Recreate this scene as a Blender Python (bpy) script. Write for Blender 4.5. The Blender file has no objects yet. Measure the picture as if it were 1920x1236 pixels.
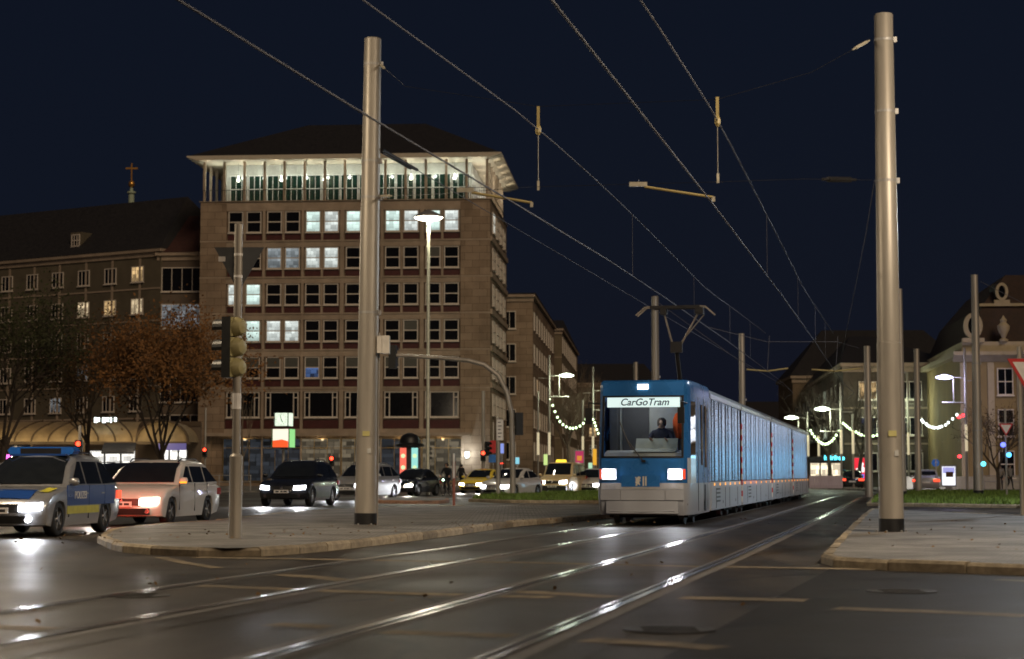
import bpy, bmesh, math, random
from mathutils import Vector, Matrix
random.seed(7)
R = math.radians
S = bpy.context.scene
COL = S.collection
# ---------------------------------------------------------------- camera
CZ, F, HY = 1.13, 3500.0, 890.0
PITCH = math.atan((HY - 618) / F)
cd = bpy.data.cameras.new('camera'); cam = bpy.data.objects.new('camera', cd); COL.objects.link(cam)
cam.location = (0, 0, CZ); cam.rotation_euler = (math.pi/2 + PITCH, 0, 0)
cd.sensor_width = 36; cd.lens = F/1920*36; cd.clip_end = 3000; cd.clip_start = .1
cd.dof.use_dof = True; cd.dof.focus_distance = 42; cd.dof.aperture_fstop = 2.0
S.camera = cam
# ---------------------------------------------------------------- world, night sky
W = bpy.data.worlds.new('World'); S.world = W; W.use_nodes = True
nt = W.node_tree; nt.nodes.clear()
sky = nt.nodes.new('ShaderNodeTexSky'); sky.sky_type = 'NISHITA'; sky.sun_disc = False
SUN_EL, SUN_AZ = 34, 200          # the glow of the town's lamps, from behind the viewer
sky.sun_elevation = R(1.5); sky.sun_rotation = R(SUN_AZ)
b1 = nt.nodes.new('ShaderNodeBackground'); b1.inputs[1].default_value = .0012
b2 = nt.nodes.new('ShaderNodeBackground'); b2.inputs[0].default_value = (.0040, .0066, .0162, 1); b2.inputs[1].default_value = .85
ad = nt.nodes.new('ShaderNodeAddShader'); wo = nt.nodes.new('ShaderNodeOutputWorld')
nt.links.new(sky.outputs[0], b1.inputs[0]); nt.links.new(b1.outputs[0], ad.inputs[0]); nt.links.new(b2.outputs[0], ad.inputs[1]); nt.links.new(ad.outputs[0], wo.inputs[0])
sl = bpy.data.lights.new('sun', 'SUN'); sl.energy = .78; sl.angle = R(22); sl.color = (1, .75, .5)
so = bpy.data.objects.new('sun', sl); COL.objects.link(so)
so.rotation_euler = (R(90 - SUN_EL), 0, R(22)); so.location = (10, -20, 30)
vs = S.view_settings; vs.view_transform = 'Standard'; vs.look = 'None'; vs.exposure = 0; vs.gamma = 1; vs.use_curve_mapping = False
S.cycles.use_denoising = True; S.cycles.max_bounces = 5; S.cycles.diffuse_bounces = 2; S.cycles.glossy_bounces = 3
S.cycles.transparent_max_bounces = 12; S.cycles.sample_clamp_indirect = 3.0; S.cycles.sample_clamp_direct = 0; S.cycles.caustics_reflective = False; S.cycles.caustics_refractive = False
S.cycles.use_light_tree = True; S.cycles.use_adaptive_sampling = True; S.cycles.adaptive_threshold = .006; S.cycles.pixel_filter_type = 'BLACKMAN_HARRIS'; S.cycles.filter_width = 1.7
# ---------------------------------------------------------------- pixel rays
FW = Vector((0, math.cos(PITCH), math.sin(PITCH))); UP = Vector((0, -math.sin(PITCH), math.cos(PITCH)))
def ray(px, py): return Vector(((px-960)/F, 0, 0)) + UP*((618-py)/F) + FW
def G(px, py, z=0.0):
    d = ray(px, py); t = (z-CZ)/d.z; return Vector((d.x*t, d.y*t, z))
def AT(px, py, Y):
    d = ray(px, py); t = Y/d.y; return Vector((d.x*t, Y, CZ+d.z*t))
# ---------------------------------------------------------------- materials
MATS = {}
def nodes(m): return m.node_tree.nodes, m.node_tree.links
def mat(name, col, rough=.6, metal=0.0, var=.12, scale=6.0, bump=0.0, bscale=None, spec=.5, stretch=None, dirt=0.0, coat=0.0):
    if name in MATS: return MATS[name]
    m = bpy.data.materials.new(name); m.use_nodes = True; n, l = nodes(m); b = n['Principled BSDF']
    b.inputs['Roughness'].default_value = rough; b.inputs['Metallic'].default_value = metal; b.inputs['Specular IOR Level'].default_value = spec
    b.inputs['Coat Weight'].default_value = coat; b.inputs['Coat Roughness'].default_value = .05
    tc = n.new('ShaderNodeTexCoord'); mp = n.new('ShaderNodeMapping'); l.new(tc.outputs['Object'], mp.inputs[0])
    if stretch: mp.inputs['Scale'].default_value = stretch
    tx = n.new('ShaderNodeTexNoise'); tx.inputs['Scale'].default_value = scale; tx.inputs['Detail'].default_value = 6; l.new(mp.outputs[0], tx.inputs[0])
    rp = n.new('ShaderNodeValToRGB'); c = Vector(col[:3])
    rp.color_ramp.elements[0].position = .3; rp.color_ramp.elements[1].position = .7
    rp.color_ramp.elements[0].color = (*(c*(1-var)), 1); rp.color_ramp.elements[1].color = (*(c*(1+var)), 1)
    l.new(tx.outputs[0], rp.inputs[0]); out = rp.outputs[0]
    if dirt:
        t2 = n.new('ShaderNodeTexNoise'); t2.inputs['Scale'].default_value = scale*.18; t2.inputs['Detail'].default_value = 8; l.new(mp.outputs[0], t2.inputs[0])
        r2 = n.new('ShaderNodeValToRGB'); r2.color_ramp.elements[0].position = .4; r2.color_ramp.elements[1].position = .65
        r2.color_ramp.elements[0].color = (1-dirt, 1-dirt, 1-dirt, 1); l.new(t2.outputs[0], r2.inputs[0])
        mx = n.new('ShaderNodeMix'); mx.data_type = 'RGBA'; mx.blend_type = 'MULTIPLY'; mx.inputs[0].default_value = 1
        l.new(out, mx.inputs[6]); l.new(r2.outputs[0], mx.inputs[7]); out = mx.outputs[2]
    l.new(out, b.inputs['Base Color'])
    rr = n.new('ShaderNodeMapRange'); rr.inputs[3].default_value = max(.02, rough*.8); rr.inputs[4].default_value = min(1, rough*1.2)
    l.new(tx.outputs[0], rr.inputs[0]); l.new(rr.outputs[0], b.inputs['Roughness'])
    if bump:
        t3 = n.new('ShaderNodeTexNoise'); t3.inputs['Scale'].default_value = bscale or scale*5; t3.inputs['Detail'].default_value = 4; l.new(mp.outputs[0], t3.inputs[0])
        bp = n.new('ShaderNodeBump'); bp.inputs['Strength'].default_value = bump; bp.inputs['Distance'].default_value = .02
        l.new(t3.outputs[0], bp.inputs['Height']); l.new(bp.outputs[0], b.inputs['Normal'])
    MATS[name] = m; return m
def glow(name, col, st):
    if name in MATS: return MATS[name]
    m = bpy.data.materials.new(name); m.use_nodes = True; n, l = nodes(m); b = n['Principled BSDF']
    b.inputs['Base Color'].default_value = (*[min(1, c*.5) for c in col], 1); b.inputs['Emission Color'].default_value = (*col, 1); b.inputs['Emission Strength'].default_value = st
    MATS[name] = m; return m
def lit_pane(name, col, st, sx=1.6, sz=1.3, seed=0.0, lo=.12):
    """a lit window: bright ceiling fittings, walls and dark furniture shapes of the room behind the glass"""
    if name in MATS: return MATS[name]
    m = bpy.data.materials.new(name); m.use_nodes = True; n, l = nodes(m); b = n['Principled BSDF']
    b.inputs['Base Color'].default_value = (.02, .02, .02, 1); b.inputs['Roughness'].default_value = .08
    tc = n.new('ShaderNodeTexCoord'); oi = n.new('ShaderNodeObjectInfo'); mp = n.new('ShaderNodeMapping'); l.new(tc.outputs['Object'], mp.inputs[0]); l.new(oi.outputs['Location'], mp.inputs['Location'])
    mp.inputs['Scale'].default_value = (sx, sx, sz)
    sx_ = n.new('ShaderNodeSeparateXYZ'); l.new(mp.outputs[0], sx_.inputs[0]); cx_ = n.new('ShaderNodeCombineXYZ'); l.new(sx_.outputs[0], cx_.inputs[0]); l.new(sx_.outputs[2], cx_.inputs[1])
    v = n.new('ShaderNodeTexBrick'); v.offset = .37; v.squash = .6; v.squash_frequency = 3; l.new(cx_.outputs[0], v.inputs[0]); v.inputs['Scale'].default_value = 1; v.inputs['Brick Width'].default_value = .62; v.inputs['Row Height'].default_value = .47; v.inputs['Mortar Size'].default_value = .012; v.inputs['Bias'].default_value = -.1
    v.inputs['Color1'].default_value = (1, 1, 1, 1); v.inputs['Color2'].default_value = (lo, lo, lo, 1); v.inputs['Mortar'].default_value = (lo*.8, lo*.8, lo*.8, 1)
    sz_ = n.new('ShaderNodeSeparateXYZ'); l.new(tc.outputs['Object'], sz_.inputs[0]); gr = n.new('ShaderNodeMapRange'); gr.inputs[1].default_value = .0; gr.inputs[2].default_value = .8; gr.inputs[3].default_value = .6; gr.inputs[4].default_value = 1.15; l.new(sz_.outputs[2], gr.inputs[0])
    m1 = n.new('ShaderNodeMath'); m1.operation = 'MULTIPLY'; l.new(v.outputs['Color'], m1.inputs[0]); l.new(gr.outputs[0], m1.inputs[1])
    ms = n.new('ShaderNodeMath'); ms.operation = 'MULTIPLY'; ms.inputs[1].default_value = st; l.new(m1.outputs[0], ms.inputs[0])
    b.inputs['Emission Color'].default_value = (*col, 1); l.new(ms.outputs[0], b.inputs['Emission Strength'])
    MATS[name] = m; return m
def glass(name, tint=(.9, .93, .95), refl=.5):
    if name in MATS: return MATS[name]
    m = bpy.data.materials.new(name); m.use_nodes = True; n, l = nodes(m); n.remove(n['Principled BSDF'])
    t = n.new('ShaderNodeBsdfTransparent'); t.inputs[0].default_value = (*tint, 1); g = n.new('ShaderNodeBsdfGlossy'); g.inputs['Roughness'].default_value = .03
    fr = n.new('ShaderNodeLayerWeight'); fr.inputs[0].default_value = .5; mx = n.new('ShaderNodeMixShader'); pw = n.new('ShaderNodeMath'); pw.operation = 'POWER'; pw.inputs[1].default_value = 4; l.new(fr.outputs['Facing'], pw.inputs[0]); rg = n.new('ShaderNodeMapRange'); rg.inputs[3].default_value = .06*refl*2; rg.inputs[4].default_value = .9; l.new(pw.outputs[0], rg.inputs[0])
    l.new(rg.outputs[0], mx.inputs[0]); l.new(t.outputs[0], mx.inputs[1]); l.new(g.outputs[0], mx.inputs[2]); l.new(mx.outputs[0], n['Material Output'].inputs[0])
    MATS[name] = m; return m
# ---------------------------------------------------------------- mesh building
class MB:
    def __init__(s): s.v, s.f, s.m = [], [], []
    def face(s, pts, mi=0):
        i = len(s.v); s.v += [tuple(p) for p in pts]; s.f.append(tuple(range(i, i+len(pts)))); s.m.append(mi); return s
    def box(s, a, b, mi=0, M=None, bevel=0):
        x0, y0, z0 = a; x1, y1, z1 = b; i = len(s.v)
        p = [Vector(q) for q in ((x0,y0,z0),(x1,y0,z0),(x1,y1,z0),(x0,y1,z0),(x0,y0,z1),(x1,y0,z1),(x1,y1,z1),(x0,y1,z1))]
        if M is not None: p = [M @ q for q in p]
        s.v += [tuple(q) for q in p]
        for q in ((0,3,2,1),(4,5,6,7),(0,1,5,4),(1,2,6,5),(2,3,7,6),(3,0,4,7)): s.f.append(tuple(i+k for k in q)); s.m.append(mi)
        return s
    def cbox(s, c, d, mi=0, M=None): return s.box([c[k]-d[k]/2 for k in range(3)], [c[k]+d[k]/2 for k in range(3)], mi, M)
    def tube(s, path, r, n=8, mi=0, caps=True):
        path = [Vector(p) for p in path]; rs = r if isinstance(r, (list, tuple)) else [r]*len(path); base = len(s.v); N = len(path); px = None
        for k, p in enumerate(path):
            d = (path[min(k+1, N-1)] - path[max(k-1, 0)])
            d = d.normalized() if d.length > 1e-9 else Vector((0, 0, 1))
            if px is None: px = d.orthogonal().normalized()
            px = (px - d*px.dot(d)); px = px.normalized() if px.length > 1e-6 else d.orthogonal().normalized()
            py = d.cross(px)
            for j in range(n):
                a = 2*math.pi*j/n; q = p + (px*math.cos(a) + py*math.sin(a))*rs[k]; s.v.append(tuple(q))
        for k in range(N-1):
            for j in range(n):
                j2 = (j+1) % n; s.f.append((base+k*n+j, base+k*n+j2, base+(k+1)*n+j2, base+(k+1)*n+j)); s.m.append(mi)
        if caps:
            s.f.append(tuple(base+j for j in reversed(range(n)))); s.m.append(mi); s.f.append(tuple(base+(N-1)*n+j for j in range(n))); s.m.append(mi)
        return s
    def lathe(s, prof, n=16, mi=0, M=None, caps=True):
        base = len(s.v)
        for r, z in prof:
            for j in range(n):
                a = 2*math.pi*j/n; p = Vector((r*math.cos(a), r*math.sin(a), z)); s.v.append(tuple(M @ p if M is not None else p))
        for k in range(len(prof)-1):
            for j in range(n):
                j2 = (j+1) % n; s.f.append((base+k*n+j, base+k*n+j2, base+(k+1)*n+j2, base+(k+1)*n+j)); s.m.append(mi)
        if caps:
            s.f.append(tuple(base+j for j in reversed(range(n)))); s.m.append(mi); s.f.append(tuple(base+(len(prof)-1)*n+j for j in range(n))); s.m.append(mi)
        return s
    def prism(s, poly, a, b, axis='y', mi=0):
        """polygon in the other two axes, from a to b along axis"""
        def P(u, w, t): return {'y': (u, t, w), 'x': (t, u, w), 'z': (u, w, t)}[axis]
        i = len(s.v); n = len(poly)
        s.v += [P(u, w, a) for u, w in poly] + [P(u, w, b) for u, w in poly]
        s.f.append(tuple(range(i, i+n))); s.m.append(mi); s.f.append(tuple(range(i+2*n-1, i+n-1, -1))); s.m.append(mi)
        for k in range(n): k2 = (k+1) % n; s.f.append((i+k, i+n+k, i+n+k2, i+k2)); s.m.append(mi)
        return s
    def mesh(s, name, mats, smooth=None):
        me = bpy.data.meshes.new(name); me.from_pydata(s.v, [], s.f)
        for m in (mats if isinstance(mats, (list, tuple)) else [mats]): me.materials.append(m)
        me.polygons.foreach_set('material_index', s.m)
        bm = bmesh.new(); bm.from_mesh(me); bmesh.ops.remove_doubles(bm, verts=bm.verts, dist=1e-5) if smooth else None
        bmesh.ops.recalc_face_normals(bm, faces=bm.faces); bm.to_mesh(me); bm.free()
        if smooth:
            me.polygons.foreach_set('use_smooth', [True]*len(me.polygons))
            me.set_sharp_from_angle(angle=R(smooth))
        me.update(); return me
def link(name, data, parent=None, loc=None, rz=None):
    o = bpy.data.objects.new(name, data); COL.objects.link(o)
    if parent: o.parent = parent
    if loc is not None: o.location = loc
    if rz is not None: o.rotation_euler = (0, 0, rz)
    return o
def obj(name, mb, mats, parent=None, loc=None, rz=None, smooth=None): return link(name, mb.mesh(name, mats, smooth), parent, loc, rz)
def tag(o, label=None, cat=None, group=None, kind=None):
    if label: o['label'] = label
    if cat: o['category'] = cat
    if group: o['group'] = group
    if kind: o['kind'] = kind
    return o
def thing(name, label, cat, loc=(0, 0, 0), rz=0.0, group=None): return tag(link(name, None, None, loc, rz), label, cat, group)
def struct(name, mb, mats, smooth=None, parent=None): o = obj(name, mb, mats, parent, smooth=smooth); o['kind'] = 'structure'; return o
def copy_tree(o, parent=None):
    c = o.copy(); COL.objects.link(c)
    if parent: c.parent = parent
    for ch in o.children: copy_tree(ch, c)
    return c
def lamp(name, kind, e, col, parent, loc, rot=(0, 0, 0), size=None, blend=.5, rad=.05):
    d = bpy.data.lights.new(name, kind); d.energy = e; d.color = col
    if kind == 'SPOT': d.spot_size = size; d.spot_blend = blend
    if kind in ('SPOT', 'POINT'): d.shadow_soft_size = rad
    o = link(name, d, parent, loc); o.rotation_euler = rot; return o
def text_mesh(name, body, size, m, parent, M, shear=0, extrude=.004, bold=0.0):
    c = bpy.data.curves.new(name, 'FONT'); c.body = body; c.size = size; c.align_x = 'CENTER'; c.align_y = 'CENTER'; c.shear = shear; c.extrude = extrude; c.offset = bold
    t = bpy.data.objects.new(name, c); COL.objects.link(t); bpy.context.view_layer.update()
    me = bpy.data.meshes.new_from_object(t.evaluated_get(bpy.context.evaluated_depsgraph_get())); bpy.data.objects.remove(t)
    me.materials.clear(); me.materials.append(m); me.transform(M); o = link(name, me, parent); return o
# ================================================================ materials used widely
def asphalt_mat(name='asphalt', c=(.050, .040, .030), spec=.22):
    """worn asphalt: grit, stains, tyre-polished patches, tar seams and cracks"""
    m = bpy.data.materials.new(name); m.use_nodes = True; n, l = nodes(m); b = n['Principled BSDF']; tc = n.new('ShaderNodeTexCoord'); MATS[name] = m
    def noise(sc, det=6, stretch=None, rough=.5):
        t = n.new('ShaderNodeTexNoise'); t.inputs['Scale'].default_value = sc; t.inputs['Detail'].default_value = det; t.inputs['Roughness'].default_value = rough
        if stretch: mp = n.new('ShaderNodeMapping'); mp.inputs['Rotation'].default_value = (0, 0, R(12.5)); mp.inputs['Scale'].default_value = stretch; l.new(tc.outputs['Object'], mp.inputs[0]); l.new(mp.outputs[0], t.inputs[0])
        else: l.new(tc.outputs['Object'], t.inputs[0])
        return t
    def ramp(src, a, b_, ca, cb): r = n.new('ShaderNodeValToRGB'); r.color_ramp.elements[0].position = a; r.color_ramp.elements[1].position = b_; r.color_ramp.elements[0].color = (ca, ca, ca, 1); r.color_ramp.elements[1].color = (cb, cb, cb, 1); l.new(src, r.inputs[0]); return r.outputs[0]
    def mul(a, bb): x = n.new('ShaderNodeMix'); x.data_type = 'RGBA'; x.blend_type = 'MULTIPLY'; x.inputs[0].default_value = 1; l.new(a, x.inputs[6]); l.new(bb, x.inputs[7]); return x.outputs[2]
    base = n.new('ShaderNodeRGB'); base.outputs[0].default_value = (*c, 1)
    big = noise(.22, 7); col = mul(base.outputs[0], ramp(big.outputs[0], .35, .68, .55, 1.35)); grit = noise(55, 2); col = mul(col, ramp(grit.outputs[0], .35, .7, .55, 1.5))
    tyre = noise(.9, 5, (1.6, .06, 1)); col = mul(col, ramp(tyre.outputs[0], .38, .6, .6, 1.15))
    wob = noise(.7, 4); vm = n.new('ShaderNodeVectorMath'); vm.operation = 'MULTIPLY_ADD'; vm.inputs[1].default_value = (.9, .9, 0); l.new(wob.outputs['Color'], vm.inputs[0]); l.new(tc.outputs['Object'], vm.inputs[2])
    vo = n.new('ShaderNodeTexVoronoi'); vo.feature = 'DISTANCE_TO_EDGE'; vo.inputs['Scale'].default_value = .17; l.new(vm.outputs[0], vo.inputs[0]); col = mul(col, ramp(vo.outputs['Distance'], .004, .009, .3, 1)); l.new(col, b.inputs['Base Color'])
    rg = n.new('ShaderNodeMapRange'); rg.inputs[1].default_value = .3; rg.inputs[2].default_value = .7; rg.inputs[3].default_value = .36; rg.inputs[4].default_value = .62; l.new(big.outputs[0], rg.inputs[0]); l.new(rg.outputs[0], b.inputs['Roughness']); b.inputs['Specular IOR Level'].default_value = spec
    bp = n.new('ShaderNodeBump'); bp.inputs['Strength'].default_value = .3; bp.inputs['Distance'].default_value = .02; l.new(grit.outputs[0], bp.inputs['Height']); l.new(bp.outputs[0], b.inputs['Normal']); return m
def brick_mat(name, c1, c2, mortar, bw, bh, rough=.7):
    m = bpy.data.materials.new(name); m.use_nodes = True; n, l = nodes(m); b = n['Principled BSDF']
    tc = n.new('ShaderNodeTexCoord'); br = n.new('ShaderNodeTexBrick'); l.new(tc.outputs['Object'], br.inputs[0])
    br.inputs['Scale'].default_value = 1; br.inputs['Brick Width'].default_value = bw; br.inputs['Row Height'].default_value = bh; br.inputs['Mortar Size'].default_value = .012
    br.inputs['Color1'].default_value = (*c1, 1); br.inputs['Color2'].default_value = (*c2, 1); br.inputs['Mortar'].default_value = (*mortar, 1)
    t = n.new('ShaderNodeTexNoise'); t.inputs['Scale'].default_value = .9; t.inputs['Detail'].default_value = 8; l.new(tc.outputs['Object'], t.inputs[0])
    rp = n.new('ShaderNodeValToRGB'); rp.color_ramp.elements[0].position = .35; rp.color_ramp.elements[0].color = (.45, .45, .45, 1); rp.color_ramp.elements[1].position = .65; l.new(t.outputs[0], rp.inputs[0])
    mx = n.new('ShaderNodeMix'); mx.data_type = 'RGBA'; mx.blend_type = 'MULTIPLY'; mx.inputs[0].default_value = 1; l.new(br.outputs[0], mx.inputs[6]); l.new(rp.outputs[0], mx.inputs[7]); l.new(mx.outputs[2], b.inputs['Base Color'])
    b.inputs['Roughness'].default_value = rough
    bp = n.new('ShaderNodeBump'); bp.inputs['Strength'].default_value = .5; bp.inputs['Distance'].default_value = .02; l.new(br.outputs['Fac'], bp.inputs['Height']); bp.invert = True; l.new(bp.outputs[0], b.inputs['Normal'])
    MATS[name] = m; return m
ASPH = asphalt_mat()
ASPH2 = asphalt_mat('track_asphalt', (.046, .035, .025), .2)
PAVE = brick_mat('island_paving', (.36, .34, .31), (.27, .255, .235), (.08, .072, .062), .2, .1)
PAVE2 = brick_mat('footpath_paving', (.27, .25, .22), (.22, .2, .18), (.08, .075, .07), .5, .3)
KERB = mat('kerb_granite', (.52, .43, .30), rough=.75, var=.25, scale=9, bump=.4, dirt=.35, spec=.2)
def vary(m, lo=.6, hi=1.2):
    n, l = nodes(m); b = n['Principled BSDF']; src = b.inputs['Base Color'].links[0].from_socket; oi = n.new('ShaderNodeObjectInfo'); r = n.new('ShaderNodeMapRange'); r.inputs[3].default_value = lo; r.inputs[4].default_value = hi; l.new(oi.outputs['Random'], r.inputs[0])
    x = n.new('ShaderNodeMix'); x.data_type = 'RGBA'; x.blend_type = 'MULTIPLY'; x.inputs[0].default_value = 1; l.new(src, x.inputs[6]); l.new(r.outputs[0], x.inputs[7]); l.new(x.outputs[2], b.inputs['Base Color'])
vary(KERB)
KERBR = mat('kerb_reddish', (.34, .19, .12), rough=.75, var=.25, scale=9, bump=.4)
PAINT = mat('road_paint', (.30, .24, .16), rough=.7, var=.35, scale=7, dirt=.45, spec=.1)
STEEL = mat('rail_steel', (.62, .58, .55), rough=.22, metal=1, var=.1, scale=30)
GROOVE = mat('rail_groove', (.012, .011, .01), rough=.8, var=.2)
SEAL = mat('rail_edge_seal', (.13, .115, .1), rough=.6, var=.3, scale=14, bump=.3)
GALV = mat('galvanised_steel', (.46, .42, .36), rough=.45, metal=.35, var=.1, scale=2.5, stretch=(3, 3, .35), dirt=.3)
GALV2 = mat('dull_grey_steel', (.34, .33, .32), rough=.55, metal=.4, var=.12, scale=5)
DARK = mat('black_plastic', (.012, .012, .013), rough=.45, var=.2)
RUBBER = mat('tyre_rubber', (.018, .018, .019), rough=.75, var=.2)
WHITE = mat('white_paint', (.78, .76, .72), rough=.4, var=.05)
# ================================================================ ground
struct('ground', MB().face([(-500, -60, 0), (500, -60, 0), (500, 1200, 0), (-500, 1200, 0)]), ASPH)
def offset_path(pts, d):
    out = []
    for k, p in enumerate(pts):
        a = pts[max(k-1, 0)]; b = pts[min(k+1, len(pts)-1)]; t = Vector((b[0]-a[0], b[1]-a[1])).normalized(); out.append(Vector((p[0]+t.y*d, p[1]-t.x*d)))
    return out
def smooth_path(pts, step=1.0):
    """Catmull-Rom resampling in plan"""
    P = [Vector((p[0], p[1])) for p in pts]; P = [P[0]*2-P[1]] + P + [P[-1]*2-P[-2]]; out = []
    for k in range(1, len(P)-2):
        n = max(1, int((P[k+1]-P[k]).length/step))
        for j in range(n):
            t = j/n; a, b, c, d = P[k-1], P[k], P[k+1], P[k+2]
            out.append(.5*((2*b)+(c-a)*t+(2*a-5*b+4*c-d)*t*t+(3*b-a-3*c+d)*t**3))
    out.append(P[-2]); return out
def strip(mb, pts, o0, o1, z, mi=0):
    A, B = offset_path(pts, o0), offset_path(pts, o1)
    for k in range(len(pts)-1): mb.face([(*A[k], z), (*B[k], z), (*B[k+1], z), (*A[k+1], z)], mi)
# ---- tram tracks (centre lines on the ground)
LT = smooth_path([(-5.6, 6), (-4.35, 11.5), (-2.38, 20), (.3, 31), (2.8, 41.6), (7.9, 65), (13.1, 90), (15.2, 101), (15.6, 110), (13, 120), (6, 128), (-4, 133)], 1.2)
RT = smooth_path([(-2.1, 6), (-.87, 11.4), (1.26, 21), (2.82, 28), (8.0, 52), (12.2, 72), (16.0, 90), (18.7, 102), (19.4, 112), (17, 123), (10, 132), (-2, 138)], 1.2)
for nm, pts in (('left', LT), ('right', RT)):
    t = thing('tram_track', 'grooved steel tram track ' + ('carrying the blue tram' if nm == 'left' else 'empty beside the blue tram'), 'tram track')
    bed = MB(); strip(bed, pts, -1.25, 1.25, .004); b = obj('track_bed', bed, ASPH2, t)
    for s in (-1, 1):
        r = MB(); c = s*.725; g = -s
        strip(r, pts, c-.17, c+.17, .008, 2)
        strip(r, pts, c-.035, c+.035, .020, 0)
        strip(r, pts, c+g*.036, c+g*.085, .012, 1)
        strip(r, pts, c+g*.086, c+g*.115, .018, 0)
        obj('rail', r, [STEEL, GROOVE, SEAL], t)
# ---- painted lines
def marking(label, pix, w):
    p = smooth_path([G(*q) for q in pix], 1.0); m = MB(); strip(m, p, -w/2, w/2, .0065); o = obj('road_marking', m, PAINT); o['kind'] = 'structure'
for pix, w in (([(365, 1046), (620, 1050), (840, 1054), (1040, 1057), (1300, 1063), (1560, 1067), (1645, 1069)], .34),
               ([(302, 1046), (350, 1057), (408, 1066)], .18), ([(348, 1098), (560, 1107), (700, 1112), (862, 1117)], .32), ([(932, 1119), (1037, 1121)], .3),
               ([(518, 1078), (590, 1083), (656, 1090)], .3), ([(965, 1110), (1060, 1115), (1150, 1121)], .3), ([(507, 1172), (616, 1177)], .28),
               ([(720, 1186), (840, 1190), (965, 1194)], .3), ([(1100, 1201), (1230, 1208), (1350, 1217)], .3), ([(1275, 1122), (1512, 1127)], .4),
               ([(1566, 1142), (1740, 1148), (1925, 1156)], .3), ([(1870, 1088), (1930, 1091)], .2), ([(-20, 1176), (91, 1182)], .3),
               ([(452, 972), (540, 959)], .2), ([(700, 953), (1116, 953)], .22)):
    marking('', pix, w)
# darker sheet laid over the crossing road at the right
pm = MB(); P = [G(1240, 1236), G(1555, 1068), G(1930, 1080), G(1990, 1236)]; pm.face([(p.x, p.y, .0035) for p in P]); struct('road_patch', pm, mat('darker_asphalt', (.028, .026, .025), rough=.55, var=.3, scale=1.5, bump=.3, bscale=60, spec=.06))
# ---- kerbed islands
def kerb_island(path, top_mat, kmat, name, h=.13, stone=1.0, kw=.16, surface='pavement', closed=True):
    pts = smooth_path([(p[0], p[1]) for p in path] + ([(path[0][0], path[0][1])] if closed else []), .35)
    # walk the outline and lay stones
    k = MB(); root = link('kerb', None); root['kind'] = 'structure'
    d = [0.0]
    for i in range(1, len(pts)): d.append(d[-1]+(pts[i]-pts[i-1]).length)
    def at(s):
        s = min(max(s, 0), d[-1]-1e-6)
        for i in range(1, len(d)):
            if d[i] >= s: t = (s-d[i-1])/max(1e-9, d[i]-d[i-1]); return pts[i-1].lerp(pts[i], t)
    area = sum(pts[i].x*pts[(i+1) % len(pts)].y-pts[(i+1) % len(pts)].x*pts[i].y for i in range(len(pts)))
    sg = 1 if area > 0 else -1
    n = int(d[-1]/stone); L = d[-1]/n
    me = {}
    for i in range(n):
        a, b = at(i*L), at((i+1)*L); ln = (b-a).length
        key = round(ln, 1)
        if key not in me:
            q = MB(); l2 = ln/2+.0
            sec = [(0, -.05), (0, h-.035), (.035, h), (kw, h), (kw, -.05)]
            q.prism([(y*sg, z) for y, z in sec], -l2+.014, l2-.014, 'x'); me[key] = q.mesh('kerb_stone', kmat)
        o = link('kerb_stone', me[key], root, ((a+b)/2).to_3d(), math.atan2((b-a).y, (b-a).x)); o.location.z = random.uniform(-.012, .006)
    inner = offset_path(pts, -sg*(kw-.02)); s = MB(); s.face([(p.x, p.y, h-.006) for p in inner[:-1]]); o = struct(surface, s, top_mat); return o, inner, pts
li = [G(182, 1018), G(230, 1036), G(365, 1044), G(456, 1045), G(547, 1040), G(673, 1027), G(840, 1006), G(957, 989), G(1041, 981), G(1132, 973), G(1180, 966), G(1200, 958), G(1120, 953.5), G(900, 955), G(700, 959), G(560, 968), G(480, 976), G(400, 985), G(300, 993), G(215, 1002)]
kerb_island(li, PAVE, KERB, 'left')
ri = [G(1539, 1056), G(1560, 1063), G(1640, 1069), G(1803, 1075), G(1990, 1082), G(2300, 1088), G(2300, 995), G(1990, 979), G(1800, 970), G(1660, 963), G(1632, 962), G(1600, 990)]
kerb_island(ri, PAVE, KERB, 'right')
GRASS = mat('grass_soil', (.06, .09, .02), rough=.9, var=.4, scale=3, bump=.6, bscale=30)
BLADE = mat('grass_blade', (.12, .19, .03), rough=.8, var=.4, scale=1.5)
def grass(o_name, outline, n, label):
    xs = [p.x for p in outline]; ys = [p.y for p in outline]; m = MB(); c = 0
    poly = [(p.x, p.y) for p in outline]
    def inside(x, y):
        r = False; j = len(poly)-1
        for i in range(len(poly)):
            if (poly[i][1] > y) != (poly[j][1] > y) and x < (poly[j][0]-poly[i][0])*(y-poly[i][1])/(poly[j][1]-poly[i][1])+poly[i][0]: r = not r
            j = i
        return r
    while c < n:
        x, y = random.uniform(min(xs), max(xs)), random.uniform(min(ys), max(ys))
        if not inside(x, y): continue
        c += 1; a = random.uniform(0, 6.28); h = random.uniform(.06, .2); w = random.uniform(.03, .07); dx, dy = math.cos(a)*w, math.sin(a)*w; lx, ly = random.uniform(-.08, .08), random.uniform(-.08, .08)
        m.face([(x-dx, y-dy, .1), (x+dx, y+dy, .1), (x+lx, y+ly, .12+h)])
    o = obj('grass', m, BLADE); tag(o, label, 'grass', kind='stuff')
g1 = [G(878, 941), G(960, 943.5), G(1120, 944.5), G(1220, 944), G(1230, 929), G(1100, 927), G(985, 930), G(905, 935)]
o, inn, _ = kerb_island(g1, GRASS, KERB, 'median', surface='verge'); grass('g', inn, 9000, 'tufted green grass on the median in front of the taxi')
g2 = [G(1625, 949), G(1760, 951), G(1905, 953), G(2060, 956), G(2060, 928), G(1905, 926), G(1760, 925), G(1668, 927), G(1640, 935)]
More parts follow.
